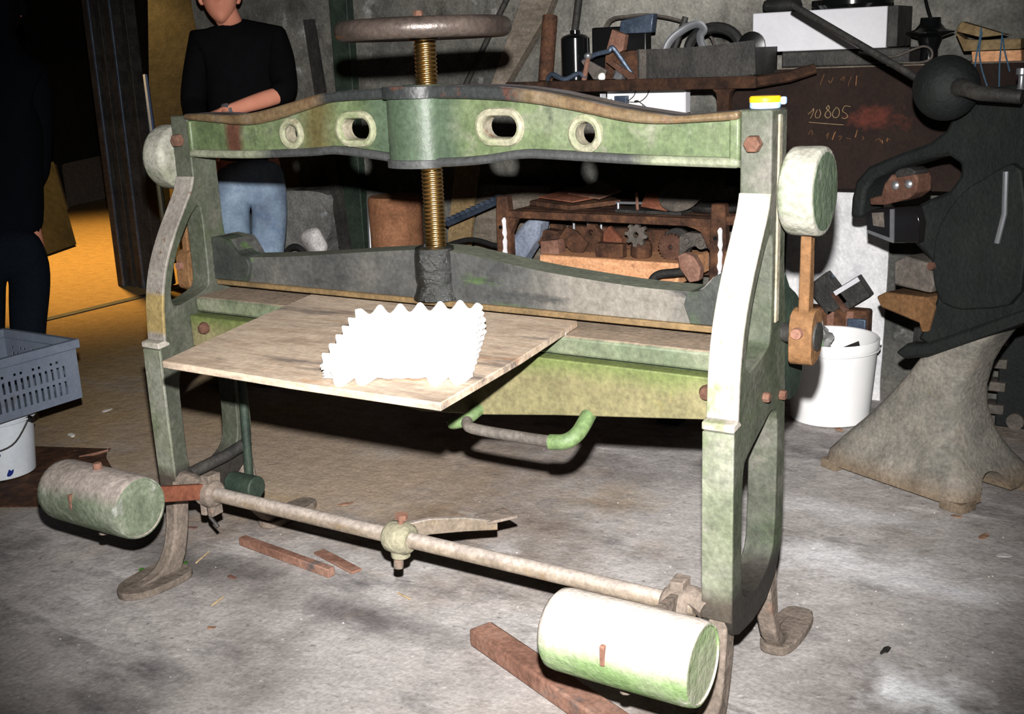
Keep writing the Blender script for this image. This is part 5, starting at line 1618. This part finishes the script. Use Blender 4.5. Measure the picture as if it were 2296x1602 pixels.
# ================================================================== PEOPLE
def skinned(name, verts, edges, radii, sub=2, root=0):
    me = bpy.data.meshes.new(name)
    me.from_pydata([tuple(v) for v in verts], edges, [])
    o = bpy.data.objects.new(name, me)
    link(o)
    md = o.modifiers.new('skin', 'SKIN')
    md.use_smooth_shade = True
    sv = me.skin_vertices[0].data
    for i, r in enumerate(radii):
        r = r if isinstance(r, tuple) else (r, r)
        sv[i].radius = r
        sv[i].use_root = (i == root)
    sd = o.modifiers.new('sub', 'SUBSURF')
    sd.levels = sub
    sd.render_levels = sub
    bpy.context.view_layer.update()
    dg = bpy.context.evaluated_depsgraph_get()
    m2 = bpy.data.meshes.new_from_object(o.evaluated_get(dg))
    bpy.data.objects.remove(o)
    bmx = nb()
    bmx.from_mesh(m2)
    bpy.data.meshes.remove(m2)
    return bmx

def chain(vs, es, rs, pts, start=None):
    prev = start
    for p, r in pts:
        vs.append(V(*p)); rs.append(r)
        if prev is not None:
            es.append((prev, len(vs) - 1))
        prev = len(vs) - 1
    return prev

def head_bm(c, f, k=1.0):
    """head with brow, nose, mouth, chin and ears; c = centre, f = facing (unit, horizontal)"""
    bm = nb()
    f = Vector(f).normalized()
    s = V(-f.y, f.x, 0)
    bmesh.ops.create_uvsphere(bm, u_segments=28, v_segments=22, radius=1.0)
    for v in bm.verts:
        x, y, z = v.co          # x side, y front, z up
        fx, fy, fz = .076 * x, .094 * y, .118 * z
        if z < 0:
            fx *= 1 - .28 * z * z
            fy *= 1 - .10 * z * z
        if y > .3:
            # nose
            fy += .024 * math.exp(-((x / .16) ** 2) - ((z + .12) / .20) ** 2)
            # eye sockets
            for sx in (-1, 1):
                fy -= .012 * math.exp(-(((x - sx * .36) / .18) ** 2) - ((z - .10) / .12) ** 2)
            # lips and chin
            fy += .007 * math.exp(-((x / .28) ** 2) - ((z + .48) / .07) ** 2)
            fy -= .005 * math.exp(-((x / .28) ** 2) - ((z + .56) / .05) ** 2)
            fy += .012 * math.exp(-((x / .25) ** 2) - ((z + .85) / .16) ** 2)
        v.co = c + (s * fx + f * fy + UZ * fz) * k
    for sx in (-1, 1):
        e = c + (s * sx * .078 - f * .005 + UZ * -.005) * k
        bmesh.ops.create_uvsphere(bm, u_segments=10, v_segments=8, radius=.028 * k, matrix=Matrix.Translation(e) @ Matrix.Diagonal((.45, .7, 1.1, 1)))
    return bm

def hand_into(vs, es, rs, wrist_i, w, d, up, k=1.0, curl=.35):
    """palm, four fingers and a thumb leaving the wrist w in direction d; up = back of the hand"""
    d = Vector(d).normalized(); up = Vector(up).normalized(); sd = d.cross(up).normalized()
    palm = chain(vs, es, rs, [(w + d * .045 * k, (.030 * k, .018 * k))], wrist_i)
    for q, ln in ((-.030, .058), (-.010, .068), (.010, .064), (.030, .050)):
        b0 = w + d * .088 * k + sd * q * k
        kn = w + d * (.088 + ln * .5) * k + sd * q * 1.15 * k - up * ln * curl * .4 * k
        tp = kn + (d * (1 - curl) - up * curl * 1.4).normalized() * ln * .55 * k
        chain(vs, es, rs, [(b0, .0105 * k), (kn, .0092 * k), (tp, .0075 * k)], palm)
    b0 = w + d * .03 * k - sd * .036 * k
    chain(vs, es, rs, [(b0, .012 * k), (b0 + (d * .7 - sd * .6 - up * .3).normalized() * .032 * k, .011 * k), (b0 + (d * .9 - sd * .35 - up * .4).normalized() * .06 * k, .009 * k)], wrist_i)

def person(label, hipc, f, shl, shr, el, er, wl_, wr_, headc, kl, kr, al, ar, top_m, leg_m, hem, sleeve_l, sleeve_r, watch=False, hood=False):
    f = Vector(f).normalized(); s = V(-f.y, f.x, 0)   # s: the person's left
    hipc, shl, shr, el, er, wl_, wr_, headc, kl, kr, al, ar = [V(*p) for p in (hipc, shl, shr, el, er, wl_, wr_, headc, kl, kr, al, ar)]
    shc = (shl + shr) / 2
    neck = shc + (headc - shc) * .35
    t = None
    # body: one continuous skin
    vs, es, rs = [], [], []
    chain(vs, es, rs, [(hipc, (.145, .105))])
    wa = chain(vs, es, rs, [(hipc.lerp(shc, .4), (.135, .10)), (hipc.lerp(shc, .78), (.155, .11)), (shc - UZ * .01, (.11, .085))], 0)
    chain(vs, es, rs, [(neck, .058), (headc - UZ * .04, .062), (headc + UZ * .03, .07)], wa)
    a1 = chain(vs, es, rs, [(shl, .062), (shl.lerp(el, .5), .05), (el, .042), (el.lerp(wl_, .45), .040), (wl_, .027)], wa)
    hand_into(vs, es, rs, a1, wl_, wl_ - el, UZ)
    a2 = chain(vs, es, rs, [(shr, .062), (shr.lerp(er, .5), .05), (er, .042), (er.lerp(wr_, .45), .040), (wr_, .027)], wa)
    hand_into(vs, es, rs, a2, wr_, wr_ - er, UZ)
    for sg, kk, an in ((1, kl, al), (-1, kr, ar)):
        hj = hipc + s * sg * .09 - UZ * .06
        chain(vs, es, rs, [(hj, .088), (hj.lerp(kk, .5), .072), (kk, .055), (kk.lerp(an, .35), .052), (an + UZ * .06, .036), (an + f * .05 + UZ * .035, .035), (an + f * .14 + UZ * .03, .032)], 0)
    bm = skinned('body', vs, es, rs)
    hb = head_bm(headc, f)
    me = bpy.data.meshes.new('tmp'); hb.to_mesh(me); hb.free(); bm.from_mesh(me); bpy.data.meshes.remove(me)
    loc = V(hipc.x, hipc.y, 0)
    o = solo('person', bm, 'skin', label, 'person', loc, smooth=80)
    # trousers
    vs, es, rs = [], [], []
    chain(vs, es, rs, [(hipc, (.158, .118))])
    chain(vs, es, rs, [(hipc + UZ * .10, (.15, .112))], 0)
    for sg, kk, an in ((1, kl, al), (-1, kr, ar)):
        hj = hipc + s * sg * .092 - UZ * .06
        chain(vs, es, rs, [(hj, .102), (hj.lerp(kk, .5), .088), (kk, .074), (kk.lerp(an, .4), .072), (an + UZ * .08, .066), (an + UZ * .055, .066)], 0)
    part('trousers', skinned('t', vs, es, rs), leg_m, o, smooth=80)
    # jersey
    vs, es, rs = [], [], []
    hm_ = hipc + UZ * hem
    chain(vs, es, rs, [(hm_, (.178, .135))])
    mid = chain(vs, es, rs, [(hipc.lerp(shc, .35), (.165, .128)), (hipc.lerp(shc, .75), (.18, .132)), (shc - UZ * .01, (.13, .10))], 0)
    chain(vs, es, rs, [(neck + UZ * .012, .074)] + ([(headc - UZ * .06, .085)] if hood else []), mid)
    for sh, e, w_, sl in ((shl, el, wl_, sleeve_l), (shr, er, wr_, sleeve_r)):
        pts = [(sh, .082), (sh.lerp(e, .5), .07), (e, .062)]
        if sl > 0:
            pts.append((e.lerp(w_, sl), .052))
        chain(vs, es, rs, pts, mid)
    part('jersey', skinned('j', vs, es, rs), top_m, o, smooth=80)
    # hair or hood
    hb = head_bm(headc + UZ * .012 - f * .012, f, 1.18 if hood else 1.07)
    dead = [v for v in hb.verts if (v.co - headc).dot(f) > .05 and (v.co - headc).z < .075 or (v.co - headc).z < (-.16 if hood else -.03)]
    bmesh.ops.delete(hb, geom=dead, context='VERTS')
    part('hood' if hood else 'hair', hb, top_m if hood else 'hair', o, smooth=80)
    for an in (al, ar):
        bm = nb()
        rings(bm, [[an + f * (.06 + math.cos(2 * PI * i / 16) * .145) + s * math.sin(2 * PI * i / 16) * .048 + UZ * z for i in range(16)] for z in (0.0, .03, .055)])
        part('shoe', bm, 'black', o, .008)
    for e_ in (-1, 1):
        bm = nb()
        bmesh.ops.create_uvsphere(bm, u_segments=10, v_segments=8, radius=.013, matrix=Matrix.Translation(headc + f * .078 + s * e_ * .029 + UZ * .012))
        part('eye', bm, 'whitebox', o)
    if watch:
        bm = nb()
        d = (wl_ - el).normalized()
        lathe(bm, [(.028, -.012), (.034, -.008), (.034, .008), (.028, .012)], wl_ - d * .005, d, 18)
        part('wristband', bm, 'steel', o)
    return o

def P3(t): return V(*t)
FC = (.72, -.69, 0)
person('person in a black jersey and faded jeans standing behind the machine',
       (-2.964, 1.654, 0.886), FC,
       (-2.961, 1.903, 1.476), (-3.169, 1.646, 1.475),
       (-2.788, 1.758, 1.248), (-3.215, 1.598, 1.219),
       (-2.864, 1.456, 1.185), (-3.0, 1.432, 1.035),
       (-3.062, 1.679, 1.673),
       (-2.816, 1.572, 0.519), (-2.901, 1.458, 0.523),
       (-2.8, 1.51) + (0.0,), (-2.904, 1.378) + (0.0,),
       'cloth', 'jeans', .0, .28, .9, True)
person('person in dark coat and dark trousers standing behind the crate at the left edge',
       (-3.37, 0.657, 0.687), (-.8, .6, 0),
       (-3.572, 0.738, 1.357), (-3.428, 0.952, 1.355),
       (-3.555, 0.634, 0.991), (-3.426, 0.895, 0.976),
       (-3.817, 0.892, 0.783), (-3.756, 0.995, 0.792),
       (-3.541, 0.906, 1.635),
       (-3.396, 0.539, 0.366), (-3.301, 0.659, 0.357),
       (-3.37, 0.471) + (0.0,), (-3.27, 0.59) + (0.0,),
       'cloth2', 'jeansdark', -.03, .92, .92, hood=True)

# ================================================================== LITTER
def leafy(pt, r, m, label, cat='leaf', seed=0, asp=.55, rot=0.0):
    rnd = random.Random(seed)
    pts = []
    for i in range(9):
        a = 2 * PI * i / 9
        k = r * rnd.uniform(.6, 1.15)
        x, y = k * math.cos(a), k * asp * math.sin(a)
        pts.append((pt[0] + x * math.cos(rot) - y * math.sin(rot), pt[1] + x * math.sin(rot) + y * math.cos(rot)))
    bm = nb()
    pxy(bm, pts, .0006, .0022)
    for v in bm.verts:
        v.co.z += .006 * abs(noise.noise(V(v.co.x * 60, v.co.y * 60, seed)))
    solo('litter_' + cat.replace(' ', '_'), bm, m, label, cat)
LIT = [((-1.407, -0.104), .022, 'leafred', 'red-brown dry leaf on the floor near the left foot', 'leaf'),
       ((-1.237, -0.34), .018, 'leaf', 'curled tan leaf in the open floor at lower left', 'leaf'),
       ((-3.054, 0.801), .03, 'paper', 'long white paper scrap on the floor beyond the left crate', 'scrap'),
       ((-2.914, 0.519), .028, 'paper', 'white torn paper scrap between the crate and left weight', 'scrap'),
       ((0.403, 0.983), .022, 'stonewhite', 'pale oval chip on the floor at the right edge', 'chip'),
       ((0.333, 1.09), .026, 'leaf', 'brown dry leaf on the floor at the right edge', 'leaf'),
       ((-0.299, 1.836), .03, 'leaf', 'tan scrap on the floor before the white bucket', 'scrap'),
       ((0.238, 1.203), .018, 'leaf', 'orange leaf at the right foot of the press', 'leaf'),
       ((-1.47, 0.455), .03, 'leaf', 'flat tan leaf on the floor behind the treadle shaft', 'leaf'),
       ((-1.595, -0.102), .02, 'green_wrap', 'small green and white wrapper beside the left foot plate', 'wrapper'),
       ((-1.656, -0.199), .026, 'green_wrap', 'yellow-green wrapper behind the left foot plate', 'wrapper'),
       ((-1.775, 0.089), .02, 'leafred', 'dull red leaf under the left arm clamp', 'leaf'),
       ((0.256, 0.327), .024, 'irondark', 'dark bent twig-like scrap at lower right of the floor', 'scrap')]
for i, (p, r, m_, lb, ct) in enumerate(LIT):
    leafy(p, r, m_, lb, ct, 30 + i, .45, i * .9)
STRAW = [(((455,1262), (470,1243)), 'short straw near the green wrapper'), (((476,1358), (502,1343)), 'pale straw in the open floor at lower left'), (((895,1335), (918,1345)), 'thin straw on the floor under the shaft collar')]
SW = [[(-1.566, -0.087), (-1.588, -0.018)], [(-1.327, -0.253), (-1.334, -0.205)], [(-0.933, 0.032), (-0.882, 0.018)], [(0.292, 1.619), (0.274, 1.821)]]
SL = ['short straw near the green wrapper', 'pale straw in the open floor at lower left', 'thin straw on the floor under the shaft collar', 'brown twig lying at the right of the press foot']
for (a, b), lb in zip(SW, SL):
    bm = nb(); cyl(bm, (*a, .003), (*b, .004), .0028, n=6)
    solo('straw', bm, 'straw' if 'twig' not in lb else 'rustdark', lb, 'straw')
# crumbs nobody could count
bm = nb()
rnd = random.Random(3)
for i in range(230):
    if i < 120:
        x, y = rnd.uniform(-2.3, .9), rnd.uniform(-.9, .9)
    else:
        x, y = rnd.uniform(-.1, .9), rnd.uniform(.1, 1.5)
    r = rnd.choice((.001, .0014, .002, .003))
    bmesh.ops.create_icosphere(bm, subdivisions=1, radius=r, matrix=Matrix.Translation((x, y, r * .6)) @ Matrix.Diagonal((1, 1, .6, 1)))
solo('floor_crumbs', bm, 'stonewhite', 'scattered pale crumbs and grit all over the floor', 'grit', (0, 0, 0), kind='stuff')
